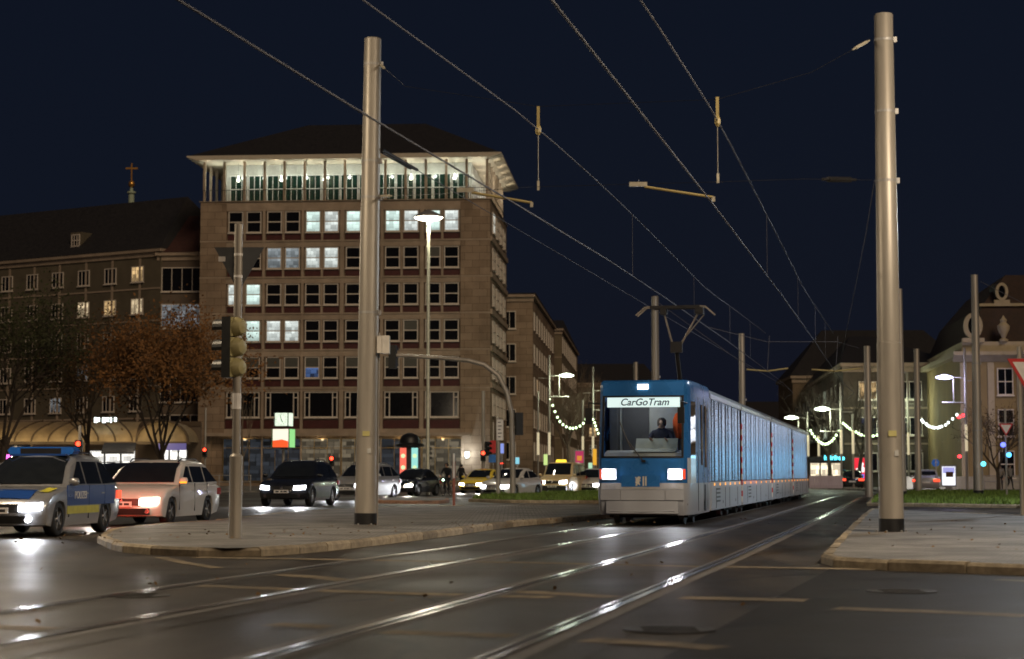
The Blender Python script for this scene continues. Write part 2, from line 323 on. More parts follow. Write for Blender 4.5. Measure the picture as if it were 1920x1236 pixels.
o, inn, _ = kerb_island(g2, GRASS, KERB, 'verge', surface='verge'); grass('g', inn, 12000, 'mown green grass on the verge under the steel masts')
g3 = [G(709, 944), G(800, 945), G(838, 943.5), G(838, 939), G(800, 938), G(709, 937.5)]
kerb_island(g3, PAVE2, KERBR, 'refuge')
# far footpaths in front of the buildings
def sheet(name, pts, z, m): s = MB(); s.prism([(p[0], p[1]) for p in pts], -.05, z, 'z'); return struct(name, s, m)
sheet('footpath', [(-75, 118), (-5, 118), (-1, 128), (.5, 260), (-75, 260)], .12, PAVE2)
sheet('footpath', [(24, 122), (75, 118), (75, 240), (29, 240), (25, 150)], .12, PAVE2)
sheet('footpath', [(3.5, 150), (12, 150), (20, 260), (5, 260)], .12, PAVE2)
# ================================================================ buildings
def stone_mat(name, c, bw, bh):
    m = mat(name, c, rough=.85, var=.16, scale=.8, bump=.2, bscale=12, dirt=.28, spec=.15); n, l = nodes(m); b = n['Principled BSDF']; src = b.inputs['Base Color'].links[0].from_socket
    tc = n.new('ShaderNodeTexCoord'); sx = n.new('ShaderNodeSeparateXYZ'); ad_ = n.new('ShaderNodeMath'); cb = n.new('ShaderNodeCombineXYZ'); l.new(tc.outputs['Object'], sx.inputs[0]); l.new(sx.outputs[0], ad_.inputs[0]); l.new(sx.outputs[1], ad_.inputs[1]); l.new(ad_.outputs[0], cb.inputs[0]); l.new(sx.outputs[2], cb.inputs[1])
    br = n.new('ShaderNodeTexBrick'); l.new(cb.outputs[0], br.inputs[0]); br.inputs['Scale'].default_value = 1; br.inputs['Brick Width'].default_value = bw; br.inputs['Row Height'].default_value = bh; br.inputs['Mortar Size'].default_value = .018
    br.inputs['Color1'].default_value = (1, 1, 1, 1); br.inputs['Color2'].default_value = (.78, .76, .74, 1); br.inputs['Mortar'].default_value = (.45, .43, .4, 1)
    x = n.new('ShaderNodeMix'); x.data_type = 'RGBA'; x.blend_type = 'MULTIPLY'; x.inputs[0].default_value = 1; l.new(src, x.inputs[6]); l.new(br.outputs[0], x.inputs[7]); l.new(x.outputs[2], b.inputs['Base Color']); return m
STONE = stone_mat('sandstone', (.42, .315, .225), 1.35, .66)
CONC = mat('pale_stone_ribs', (.47, .37, .28), rough=.8, var=.14, scale=1.2, bump=.2, dirt=.22, spec=.15)
SPAN = mat('oxblood_panel', (.075, .016, .014), rough=.5, var=.2, scale=2)
FRAME = mat('window_frame_white', (.74, .66, .57), rough=.5, var=.06)
ROOFD = mat('dark_slate', (.022, .02, .021), rough=.8, var=.3, scale=3, bump=.4, bscale=14)
ROOFR = mat('red_roof_tile', (.06, .022, .016), rough=.85, var=.3, scale=3, bump=.4, bscale=14)
BLIND = mat('drawn_blind', (.10, .10, .085), rough=.5, var=.15, scale=1, stretch=(1, 1, 30))
PANE = mat('dark_window_glass', (.008, .009, .012), rough=.1, var=.1, scale=.6, spec=.35)
GOLD = mat('brass_profile', (.42, .29, .11), rough=.4, metal=.6)
OFF = [lit_pane('office_lit_cool', (.78, 1, .92), 1.1, sx=1.0, lo=.6), lit_pane('office_lit_white', (.92, 1, .95), .9, sx=1.3, lo=.45), lit_pane('office_lit_dim', (.75, .85, .9), .38, sx=1.1, lo=.3), lit_pane('office_lit_blue', (.2, .38, .9), .3, sx=1.1, lo=.0)]
WARM = [lit_pane('room_lit_amber', (1, .66, .3), .75, sx=1.4, lo=.2), lit_pane('room_lit_cream', (1, .78, .48), .85, sx=1.8, lo=.15), lit_pane('room_lit_grey', (.75, .8, .85), .22, sx=1.2, lo=.1)]
SHOP = [lit_pane('shop_lit_warm', (1, .82, .55), .13, sx=.55, lo=.02), lit_pane('shop_lit_white', (1, .97, .9), 1.6, sx=1.2, lo=.2), lit_pane('shop_dim', (.5, .6, .75), .05, sx=.4, lo=.0)]
MESHES = {}
def cached(key, fn):
    if key not in MESHES: MESHES[key] = fn()
    return MESHES[key]
def window(parent, u, v, z, w, h, pane_m, rows=2, cols=1, rz=0.0, fw=.09, fmat=None, sill=True, upper=None):
    """frame as the part, panes as sub-parts; origin at the lower left, facing -v"""
    fmat = fmat or FRAME
    def fr():
        m = MB(); m.box((0, 0, 0), (fw, .1, h)); m.box((w-fw, 0, 0), (w, .1, h)); m.box((fw, .001, 0), (w-fw, .1, fw)); m.box((fw, .001, h-fw), (w-fw, .1, h))
        for r in range(1, rows): zz = h*r/rows; m.box((fw, .01, zz-fw*.5), (w-fw, .1, zz+fw*.5))
        for c in range(1, cols): uu = w*c/cols; m.box((uu-fw*.35, .012, fw), (uu+fw*.35, .1, h-fw))
        if sill: m.box((-.06, -.1, -.09), (w+.06, .1, -.002))
        return m.mesh('window', fmat)
    o = link('window', cached(('wf', w, h, rows, cols, fw, fmat.name, sill), fr), parent, (u, v, z), rz)
    pw, ph = (w-2*fw)/cols, (h-2*fw)/rows
    for r in range(rows):
        for c in range(cols):
            pq = upper if upper and r == rows-1 else pane_m; pm = cached(('pane', round(pw, 3), round(ph, 3), pq.name), lambda: MB().box((0, 0, 0), (pw, .012, ph)).mesh('pane', pq))
            link('pane', pm, o, (fw+c*pw, .06+.002*random.random(), fw+r*ph))
    return o
# ---- the office block with the lit top floor
A = thing('office_block', 'tall stone office block with lit loggia floor under a dark hipped roof', 'building', (-28.5, 169.5, 0), R(-4.3))
LB, DB = 26.6, 19.0
US = [2.57, 6.15, 9.72, 13.42, 17.02, 20.72]; WW, WH, GAP = 1.36, 1.95, 1.68
w = MB()
w.box((0, .36, 0), (LB-.0, DB, 26.0))
w.box((0, 0, 4.9), (US[0]-.15, .36, 26.0)); w.box((US[5]+3.19, 0, 4.9), (LB, .36, 26.0)); w.box((0, 0, 0), (1.2, .36, 4.9)); w.box((LB-2.6, 0, 0), (LB, .36, 4.9))
obj('wall', w, STONE, A)
w = MB()
for b in range(6):
    u0 = US[b]; u1 = u0+WW+GAP
    nx = US[b+1] if b < 5 else None
    if nx: w.box((u1+.15, .02, 4.9), (nx-.15, .36, 26.0))
    w.box((u0+WW+.06, .08, 9.0), (u0+GAP-.06, .36, 25.6))
    for r in range(5):
        zt = 25.1-3.33*r
        w.box((u0-.15, .05, zt+.02), (u1+.15, .36, zt+.62 if r else 26.0))
    w.box((u0-.15, .05, 8.62), (u1+.15, .36, 9.05)); w.box((u0-.15, .05, 4.9), (u1+.15, .36, 5.25))
for zz in (21.85+.55, 18.52+.55, 15.2+.55, 11.9+.55, 8.62+.35): w.box((-.02, -.03, zz-.12), (LB+.02, .0, zz+.02))
obj('rib', w, CONC, A)
lit = {(0, c): random.choice(OFF[:2]) for c in range(4, 12)}
lit.update({(1, 2): OFF[2], (1, 3): OFF[2], (1, 4): OFF[1], (1, 5): OFF[1], (2, 0): OFF[1], (2, 1): OFF[0], (3, 0): OFF[0], (3, 1): OFF[0], (3, 2): OFF[1], (3, 3): OFF[1], (4, 4): OFF[3]})
sm = MB().box((0, 0, 0), (WW+.1, .05, .6)).mesh('spandrel', SPAN); sm2 = MB().box((0, 0, 0), (WW+GAP+.2, .05, .78)).mesh('spandrel', SPAN)
for b in range(6):
    for j in range(2):
        for r in range(5):
            u = US[b]+j*GAP; zt = 25.1-3.33*r
            window(A, u, .12, zt-WH, WW, WH, lit.get((r, 2*b+j), PANE), upper=BLIND if (r == 4 and 2*b+j not in (5, 10, 11)) or (r, 2*b+j) in ((2, 7), (3, 9), (1, 10)) else None); link('spandrel', sm, A, (u-.05, .2, zt-WH-.74))
    u = US[b]; o = window(A, u, .12, 6.28, WW+GAP, 2.32, PANE, rows=1, cols=1)
    for uu in (.42, WW+GAP-.5): obj('glazing_bar', MB().box((uu, .002, .09), (uu+.09, .1, 2.23)), FRAME, o)
    obj('glazing_bar', MB().box((.09, .004, 1.75), (.42, .1, 1.83)), FRAME, o); obj('glazing_bar', MB().box((WW+GAP-.41, .004, 1.75), (WW+GAP-.09, .1, 1.83)), FRAME, o)
    link('spandrel', sm2, A, (u-.1, .2, 5.27))
# ground floor shop fronts
for b in range(6):
    u0 = US[b]-.3; m = SHOP[(2, 2, 0, 0, 1 if False else 2, 0)[b]]
    o = window(A, u0, .2, .5, WW+GAP+.6, 3.9, m, rows=1, cols=3, fw=.06, fmat=GOLD, sill=False)
    obj('transom', MB().box((.06, -.01, 3.0), (WW+GAP+.54, .05, 3.06)), GOLD, o)
    if b < 5: obj('shop_pier', MB().box((US[b]+WW+GAP+.32, 0, 0), (US[b+1]-.32, .36, 4.55)), CONC, A)
for b in range(6): lamp('ledge_fill_light', 'POINT', 16, (1, .75, .42), A, (US[b]+1.5, -.7, 4.3), rad=.08)  # added point lights without fittings, to warm the ground floor
obj('canopy_ledge', MB().box((1.0, -.9, 4.58), (LB-1.6, .0, 4.88)), CONC, A)
# side face
for r in range(6):
    for k in range(4):
        zt = 25.1-3.33*r; window(A, LB+.12, 2.0+k*4.0, zt-WH, 2.4, WH, OFF[1] if (r, k) == (0, 0) else PANE, rows=2, cols=2, rz=R(90))
    if r: obj('side_band', MB().box((LB+.001, .4, 25.1-3.33*r+.5), (LB+.16, DB, 25.1-3.33*r+.95)), CONC, A)
# loggia floor
lw = MB(); lw.box((1.9, 2.0, 26.05), (LB-1.9, DB, 29.7)); obj('loggia_wall', lw, mat('loggia_wall', (.45, .44, .40), rough=.7), A)
obj('loggia_floor', MB().box((-.12, -.12, 26.0), (LB+.12, DB, 26.045)), CONC, A)
LGLASS = mat('green_glass', (.012, .03, .022), rough=.08, var=.3, spec=.6)
for k in range(13):
    window(A, 2.3+k*1.72, 1.86, 26.15, 1.6, 2.55, LGLASS, rows=2, cols=3, fw=.05, fmat=WHITE, sill=False)
for k in range(8): window(A, LB-1.8, 2.4+k*1.9, 26.15, 1.6, 2.55, LGLASS, rows=2, cols=3, fw=.05, fmat=WHITE, sill=False, rz=R(90))
cm = MB().box((-.11, -.11, 26.046), (.11, .11, 29.7)).mesh('loggia_column', CONC)
for k in range(15): link('loggia_column', cm, A, (.3+k*(LB-.6)/14, .15, 0))
for k in range(1, 8): link('loggia_column', cm, A, (LB-.3, .15+k*2.4, 0)); link('loggia_column', cm, A, (.3, .15+k*2.4, 0))
rl = MB(); rl.box((.1, .0, 27.05), (LB-.1, .05, 27.1)); rl.box((LB-.2, .1, 27.05), (LB-.15, DB, 27.1))
for k in range(130): rl.box((.2+k*.2, .01, 26.05), (.2+k*.2+.025, .035, 27.05))
obj('balcony_railing', rl, DARK, A)
ev = MB(); ev.prism([(-1.1, 29.98), (-.2, 29.7), (LB+.2, 29.7), (LB+1.1, 29.98), (LB+1.1, 30.1), (-1.1, 30.1)], -1.1, DB+1, 'y'); obj('eave', ev, mat('eave_soffit', (.62, .54, .42), rough=.7, var=.06), A)
rf = MB(); e = [(-1.0, -1.0, 30.1), (LB+1.0, -1.0, 30.1), (LB+1.0, DB+1, 30.1), (-1.0, DB+1, 30.1)]; rr = [(8.2, 9.0, 34.7), (LB-7.0, 9.0, 34.7)]
rf.face([e[0], e[1], rr[1], rr[0]]); rf.face([e[1], e[2], rr[1]]); rf.face([e[2], e[3], rr[0], rr[1]]); rf.face([e[3], e[0], rr[0]]); obj('roof', rf, ROOFD, A)
PEND = glow('pendant_glow', (1, 1, .8), 5); lm = MB().lathe([(.05, .5), (.09, .3), (.15, .1), (.12, 0)], 10).mesh('pendant_lamp', PEND)
for k in range(13):
    u = 1.25+k*2.0
    if k % 2: link('pendant_lamp', lm, A, (u, 1.0, 28.0)); obj('pendant_cord', MB().tube([(u, 1, 28.5), (u, 1, 29.7)], .012, 5), DARK, A)
    lamp('loggia_light', 'POINT', 52, (.93, 1, .86), A, (u, .95, 28.6), rad=.15)
for k in range(5): lamp('loggia_light', 'POINT', 45, (1, .93, .75), A, (LB-.9, 3+k*3.4, 28.6), rad=.15)
for k in range(9): lamp('eave_light', 'POINT', 7, (1, .85, .6), A, (.8+k*3.1, -.55, 29.35), rad=.06)
for k in range(5): lamp('eave_light', 'POINT', 8, (1, .85, .6), A, (LB+.6, 1.5+k*3.6, 29.35), rad=.06)
# ---- generic street house: wall, roof, windows
def house(name, label, loc, rz, L, D, H, rows, cols, wallm, roofm, roof_h, lit={}, u0=2.0, du=3.2, z0=1.5, dz=3.0, ww=1.3, wh=1.6, wrows=1, wcols=3, hip=2.5, ground=None, skip=(), band=True, side_cols=0, side=1, sdu=3.2):
    t = thing(name, label, 'building', loc, rz)
    obj('wall', MB().box((0, 0, 0), (L, D, H)), wallm, t)
    co = MB(); co.box((-.25, -.35, H-.002), (L+.25, D+.25, H+.3)); co.box((-.1, -.12, H-.45), (L+.1, .0, H-.003)); obj('cornice', co, CONC, t)
    r = MB(); e = [(-.3, -.4, H+.3), (L+.3, -.4, H+.3), (L+.3, D+.3, H+.3), (-.3, D+.3, H+.3)]; q = [(hip, D/2, H+roof_h), (L-hip, D/2, H+roof_h)]
    r.face([e[0], e[1], q[1], q[0]]); r.face([e[1], e[2], q[1]]); r.face([e[2], e[3], q[0], q[1]]); r.face([e[3], e[0], q[0]]); r.face(e); obj('roof', r, roofm, t)
    for i in range(rows):
        for j in range(cols):
            if (i, j) in skip: continue
            window(t, u0+j*du, -.085, z0+i*dz, ww, wh, lit.get((i, j), PANE), rows=wrows, cols=wcols, fw=.08)
    if band:
        m = MB()
        for i in range(1, rows): m.box((.0, -.06, z0+i*dz-.75), (L, .0, z0+i*dz-.6))
        obj('string_course', m, CONC, t)
    for i in range(rows):
        for j in range(side_cols):
            if side > 0: window(t, L+.085, 1.5+j*sdu, z0+i*dz, ww, wh, lit.get((i, 100+j), PANE), rows=wrows, cols=wcols, fw=.08, rz=R(90))
            else: window(t, -.085, 1.5+j*sdu+ww, z0+i*dz, ww, wh, lit.get((i, 100+j), PANE), rows=wrows, cols=wcols, fw=.08, rz=R(-90))
    return t
OLIVE = mat('olive_render', (.15, .125, .085), rough=.9, var=.15, scale=.7, dirt=.25)
BROWN = mat('brown_render', (.17, .13, .095), rough=.9, var=.15, scale=.7, dirt=.25)
LH = house('terrace_house', 'olive rendered house with steep dark roof and amber lit windows', (-61.2, 191.2, 0), math.atan2(-12, 19.7), 33.1, 13, 22.0, 6, 9, OLIVE, ROOFD, 6.2,
           lit={(4, 6): WARM[1], (4, 7): WARM[0], (4, 8): WARM[1], (5, 8): WARM[0], (2, 6): WARM[2], (1, 5): WARM[2]}, u0=1.9, du=3.45, z0=4.0, dz=3.05, ww=1.5, wh=1.5, hip=2.5)
dm = MB(); dm.box((20.6, -.3+1.2, 23.0), (22.0, 4, 24.7)); d = obj('dormer', dm, OLIVE, LH); window(LH, 20.75, .81, 23.3, 1.1, 1.2, PANE, cols=3, fw=.1)
for uu in (13.2, 16.6, 20.0, 23.5, 26.9, 30.4): obj('pilaster', MB().box((uu, -.05, 3), (uu+.25, 0, 21.5)), CONC, LH)
CH = house('link_house', 'narrow red-roofed link house with wide studio windows beside the office block', (-33.2, 174.2, 0), R(-4.3), 5.2, 11, 21.6, 5, 1, BROWN, ROOFR, 4.5, lit={(3, 0): WARM[2]}, u0=.35, du=3, z0=4.4, dz=3.45, ww=3.9, wh=2.3, wcols=4, hip=0.3, band=False)
# church spire behind
sp = thing('church_spire', 'gilded cross and ball on a pale lantern behind the dark roof', 'spire', AT(238, 890, 262).xy.to_3d())
st = AT(238, 372, 262).z
obj('tower', MB().lathe([(4, 0), (4, st-12), (1.6, st-6), (1.0, st-2)], 8), STONE, sp)
obj('lantern', MB().lathe([(.42, st-2.2), (.4, st+.6), (.62, st+.7), (.62, st+.95), (.25, st+1.0), (.2, st+1.5)], 10), mat('verdigris', (.5, .6, .45), rough=.6), sp)
GILT = mat('gilding', (.95, .5, .12), rough=.35, metal=.8)
obj('ball', MB().lathe([(.05, st+1.5), (.4, st+1.7), (.48, st+2.05), (.35, st+2.4), (.05, st+2.55)], 12), GILT, sp, smooth=60)
obj('cross', MB().box((-.09, -.09, st+2.5), (.09, .09, st+5.0)).box((-.85, -.08, st+4.15), (.85, .08, st+4.4)), GILT, sp)
lamp('spire_light', 'SPOT', 900, (1, .7, .35), sp, (3, -9, st-6), (R(48), 0, R(18)), size=R(50))
# wing behind the office block and the next house along the street
house('rear_wing', 'lower stone wing running back behind the office block', (-1.9, 188, 0), R(-4.3), 4.0, 42, 19.0, 5, 1, STONE, ROOFD, 2.5, u0=1.0, z0=2.6, dz=3.3, ww=1.3, wh=1.8, wcols=2, side_cols=9, sdu=4.4, hip=1, band=False, lit={(2, 101): WARM[0], (1, 102): WARM[1]})
house('corner_house', 'beige corner house with one pale lit window along the festive street', (1.4, 236, 0), R(-4.3), 4.9, 50, 19.3, 5, 1, mat('beige_render', (.24, .19, .12), rough=.9, dirt=.2), ROOFD, 3.4, u0=1.3, z0=3, dz=3.4, ww=1.5, wh=2.0, wcols=2, side_cols=9, sdu=5, hip=1, lit={(4, 0): WARM[2], (2, 0): WARM[2]})
# far end of the street behind the tram
house('far_terrace', 'distant pale terrace with small dormers above the tram roof', (22, 300, 0), R(-4), 40, 12, 9.0, 3, 12, mat('far_render', (.3, .24, .15), rough=.9), ROOFD, 4.0, z0=1.2, dz=2.9, wcols=2, lit={(1, 3): WARM[0], (0, 5): WARM[1], (2, 7): WARM[0]})
house('far_block', 'far dark block closing the festive street', (2, 330, 0), R(-2), 24, 12, 17.0, 5, 7, BROWN, ROOFD, 4.0, z0=1.6, dz=3.1, wcols=2, lit={(2, 3): WARM[0], (1, 5): WARM[1]})
# ---- right-hand blocks
BAL = house('balcony_block', 'dark apartment block with stacked balconies behind the bare trees', (27.0, 152, 0), R(-5), 9.0, 64, 9.9, 3, 2, mat('grey_render', (.13, .105, .08), rough=.9, dirt=.3), ROOFD, 4.8, u0=1.2, du=3.6, z0=1.4, dz=2.9, ww=1.5, wh=1.5, lit={(2, 0): WARM[0]}, side_cols=14, side=-1, sdu=4.4, hip=3.5)
bm_ = MB().box((-1.1, 0, 0), (0, 2.6, .14)).box((-1.1, 0, .14), (-1.04, 2.6, 1.0)).mesh('balcony', GALV2)
for i in range(3):
    for j in range(9): link('balcony', bm_, BAL, (-.002, 4+j*6.6, 1.3+i*2.9))
DB_ = house('dormer_block', 'long block with round-headed dormers lit pale blue', (29.5, 196, 0), R(-2), 19, 14, 11.2, 3, 5, mat('buff_render', (.22, .16, .1), rough=.9, dirt=.2), ROOFD, 5.6, u0=5.2, du=2.9, z0=1.6, dz=3.3, ww=1.7, wh=2.1, wrows=2, wcols=2, hip=4, lit={(2, 2): OFF[1], (2, 3): OFF[1]})
for k, uu in enumerate((6.6, 9.9, 13.2, 16.4)):
    o = obj('dormer', MB().prism([(uu-.25, 11.6), (uu+1.55, 11.6), (uu+1.55, 13.3), (uu+1.2, 13.9), (uu+.65, 14.1), (uu+.1, 13.9), (uu-.25, 13.3)], .6, 3.0, 'y'), ROOFD, DB_)
    window(DB_, uu+.05, .52, 11.9, 1.2, 1.5, lit_pane('dormer_blue', (.35, .75, 1), .45, lo=.3) if k < 3 else PANE, rows=1, cols=2, fw=.07)
# baroque palace at the right
YEL = mat('ochre_render', (.34, .25, .115), rough=.9, var=.12, scale=.6, dirt=.2)
TRIM = mat('pale_trim', (.48, .40, .27), rough=.8, var=.1, scale=2)
Bq = thing('baroque_palace', 'ochre baroque palace with urns and oval roof dormers', 'building', (31.6, 131.5, 0), R(-6))
obj('wall', MB().box((0, 0, 0), (4.4, 30, 9.4)).box((4.4, -.9, 0), (26, 30, 9.4)), YEL, Bq)
c = MB()
for (a, b, y0) in ((-.0, 4.4, 0), (4.4, 26, -.9)):
    c.prism([(y0-.001, 9.05), (y0-.75, 9.5), (y0-.75, 9.75), (y0, 9.75)], a-(.5 if a <= 0 else .3), b, 'x')
c.box((-.5, 0, 9.4), (.0, 30, 9.75)); c.box((.0, 0, 9.4), (26, 30, 9.74)); obj('cornice', c, TRIM, Bq)
a_ = MB(); a_.box((.2, .3, 9.75), (26, 29, 10.5)); obj('parapet', a_, TRIM, Bq)
for u in (0.0, 1.9, 3.9, 4.6, 8.6, 9.0): obj('pilaster', MB().box((u, -.12 if u < 4.3 else -1.02, .0), (u+.45, 0 if u < 4.3 else -.9, 9.0)), TRIM, Bq)
for i in range(3):
    window(Bq, 2.55, -.09, .9+i*2.9, 1.1, 1.9, PANE, cols=2, rows=2, fw=.07); window(Bq, 5.6, -.99, .9+i*2.9, 1.3, 2.0, PANE, cols=2, rows=2, fw=.07)
    for k in range(5): window(Bq, 9.6+k*3.2, -.99, .9+i*2.9, (2.5, 2.0, 1.3)[i], 2.0, lit_pane('reflected_window_cyan', (.35, .75, 1), 5, sx=.6, lo=.5) if i == 0 else (lit_pane('reflected_window_white', (.85, .9, 1), 5, sx=.5, lo=.6) if i == 1 else PANE), cols=2, rows=2, fw=.07)  # bright windows beyond the view, added for the reflections in the tram side
r = MB()
def mansard(m, x0, x1, y0, y1, z0, z1, z2, ins):
    a = [(x0, y0, z0), (x1, y0, z0), (x1, y1, z0), (x0, y1, z0)]; b = [(x0+ins, y0+ins, z1), (x1-ins, y0+ins, z1), (x1-ins, y1-ins, z1), (x0+ins, y1-ins, z1)]; t = [(x0+ins*2.8, y0+ins*2.8, z2), (x1-ins*2.8, y0+ins*2.8, z2), (x1-ins*2.8, y1-ins*2.8, z2), (x0+ins*2.8, y1-ins*2.8, z2)]
    for k in range(4): k2 = (k+1) % 4; m.face([a[k], a[k2], b[k2], b[k]]); m.face([b[k], b[k2], t[k2], t[k]])
    m.face(t)
mansard(r, .8, 28, 1.0, 28, 10.45, 13.2, 15.6, 1.1); obj('roof', r, mat('brown_mansard', (.05, .03, .022), rough=.8, var=.25, scale=3, bump=.4, bscale=15), Bq)
obj('roof_trim', MB().box((1.7, 1.85, 13.15), (27, 2.0, 13.35)), TRIM, Bq)
def oval(m, cx, cz, rx, rz_, y0, y1, wd):
    n = 16
    for k in range(n):
        a0, a1 = 2*math.pi*k/n, 2*math.pi*(k+1)/n
        q = [(cx+math.cos(a0)*rx, cz+math.sin(a0)*rz_), (cx+math.cos(a1)*rx, cz+math.sin(a1)*rz_), (cx+math.cos(a1)*(rx+wd), cz+math.sin(a1)*(rz_+wd)), (cx+math.cos(a0)*(rx+wd), cz+math.sin(a0)*(rz_+wd))]
        m.prism(q, y0, y1, 'y')
for (cx, cz, rx, rz_, y, wd) in ((.95, 11.6, .36, .62, -.2, .3), (3.3, 14.2, .25, .45, 1.9, .2)):
    m = MB(); oval(m, cx, cz, rx, rz_, y, y+.5, wd); m.box((cx-rx-wd-.1, y, cz-rz_-wd-.25), (cx+rx+wd+.1, y+.6, cz-rz_-wd+.05)); o = obj('oval_dormer', m, TRIM, Bq)
    obj('pane', MB().lathe([(.01, 0), (rx+.02, 0), (rx+.02, .05)], 14, M=Matrix.Translation((cx, y+.3, cz)) @ Matrix.Rotation(R(90), 4, 'X') @ Matrix.Diagonal((1, rz_/rx, 1, 1))), PANE, o)
    if cz > 13: obj('dormer_roof', MB().box((cx-rx-wd, y+.3, cz-rz_), (cx+rx+wd, y+3, cz+rz_+wd*.6)), ROOFD, Bq)
for u, zz in ((3.1, 10.5), (6.5, 10.5), (9.5, 10.5)):
    obj('urn', MB().lathe([(.3, 0), (.32, .12), (.12, .25), (.2, .4), (.42, .85), (.44, 1.1), (.28, 1.25), (.2, 1.35), (.26, 1.5), (.1, 1.7), (.02, 1.85)], 12, M=Matrix.Translation((u, .25, zz))), TRIM, Bq, smooth=50)
# ================================================================ the tram
T = thing('cargo_tram', 'blue five-section cargo tram with lit headlights and a lettered destination display', 'tram', (2.88, 41.6, 0), R(-12))
BLUE = mat('tram_blue', (.035, .20, .58), rough=.28, var=.06, scale=1.5, coat=.4)
SILV = mat('tram_silver_paint', (.54, .57, .64), rough=.32, var=.05, scale=1.5, coat=.3, dirt=.08)
ALU = mat('aluminium_rail', (.6, .62, .64), rough=.3, metal=.9, var=.06)
UNDER = mat('underframe_black', (.015, .014, .013), rough=.7, var=.2)
SCREEN = glass('windscreen_glass', (.8, .84, .86), .35)
SIDEG = glass('tinted_side_glass', (.16, .18, .2), .45)
def tarp_mat():
    m = mat('tram_cladding', (.42, .52, .72), rough=.22, metal=.9, var=.12, scale=1.2)
    n, l = nodes(m); b = n['Principled BSDF']; tc = n.new('ShaderNodeTexCoord'); mp = n.new('ShaderNodeMapping'); mp.inputs['Scale'].default_value = (1, 3.5, 7); l.new(tc.outputs['Object'], mp.inputs[0])
    t = n.new('ShaderNodeTexNoise'); t.inputs['Scale'].default_value = 2.2; t.inputs['Detail'].default_value = 4; l.new(mp.outputs[0], t.inputs[0])
    bp = n.new('ShaderNodeBump'); bp.inputs['Strength'].default_value = .06; bp.inputs['Distance'].default_value = .03; l.new(t.outputs[0], bp.inputs['Height']); l.new(bp.outputs[0], b.inputs['Normal']); return m
TARP = tarp_mat()
PLAN = [(0, 0), (.45, .01), (.925, .055), (.995, .14), (1.04, .45), (1.07, 1.2), (1.09, 1.9), (1.09, 4.2)]
ZL = [.23, .40, .56, .80, .94, 1.36, 1.5, 2.78, 2.9, 3.0, 3.12, 3.2, 3.25]
Y0 = [.13, .05, .0, .0, .05, .07, .08, .26, .28, .28, .29, .31, .38]
XS = [.97, .99, 1.0, 1.0, 1.0, 1.0, 1.0, .99, .99, .99, .985, .975, .945]
def tp(c, k):
    s = -1 if c < 0 else 1; x, y = PLAN[abs(c)]; return Vector((s*x*XS[k], y*(1 if abs(c) > 6 else 1)+Y0[k]*(1-min(1, y/1.9)), ZL[k]))
def patch(cs, ks, m=None, off=0.0, mi=0):
    m = m or MB()
    for c in range(cs[0], cs[1]):
        for k in range(ks[0], ks[1]):
            q = [tp(c, k), tp(c+1, k), tp(c+1, k+1), tp(c, k+1)]
            if off:
                nrm = (q[1]-q[0]).cross(q[3]-q[0]).normalized(); q = [p+nrm*off for p in q]
            m.face(q, mi)
    return m
m = MB(); patch((-7, 7), (8, 12), m); patch((-7, 7), (4, 5), m); patch((-3, 3), (5, 6), m)
patch((-3, -2), (6, 8), m); patch((2, 3), (6, 8), m)
patch((-7, -5), (5, 8), m); patch((5, 7), (5, 8), m); patch((-5, -3), (7, 8), m); patch((3, 5), (7, 8), m)
patch((3, 4), (5, 7), m); patch((-4, -3), (5, 7), m)
m.face([tp(c, 12) for c in range(-7, 8)])
cab = obj('cab', m, BLUE, T, smooth=40)
m = MB(); TW = mat('tram_white', (.75, .75, .74), rough=.25, coat=.3); patch((-5, -4), (5, 6), m); obj('white_side_panel', m, TW, cab); m = MB(); patch((4, 5), (5, 6), m, off=.004); patch((4, 5), (4, 5), m, off=.004); patch((3, 4), (4, 6), m, off=.004); obj('white_side_panel', m, TW, cab)
m = MB(); patch((-7, 7), (0, 4), m); obj('skirt', m, SILV, cab, smooth=40)
m = MB(); patch((-2, 2), (3, 4), m, off=.012); obj('trim_strip', m, mat('tram_grey_strip', (.4, .4, .41), rough=.4), cab)
# bumper blocks standing proud
for x0, x1 in ((-.93, -.48), (-.47, .52), (.53, .93)): obj('bumper', MB().prism([(x0, -.03+.06*abs(x0)**3), (x1, -.03+.06*abs(x1)**3), (x1, .14), (x0, .14)], .565, .795, 'z'), SILV, cab)
obj('bumper', MB().prism([(-.8, .01), (-.4, -.025), (.4, -.025), (.8, .01), (.8, .2), (-.8, .2)], .27, .545, 'z'), SILV, cab)
obj('bumper_lip', MB().tube([(-.72, .0, .33), (0, -.03, .31), (.72, .0, .33)], .014, 6), SILV, cab)
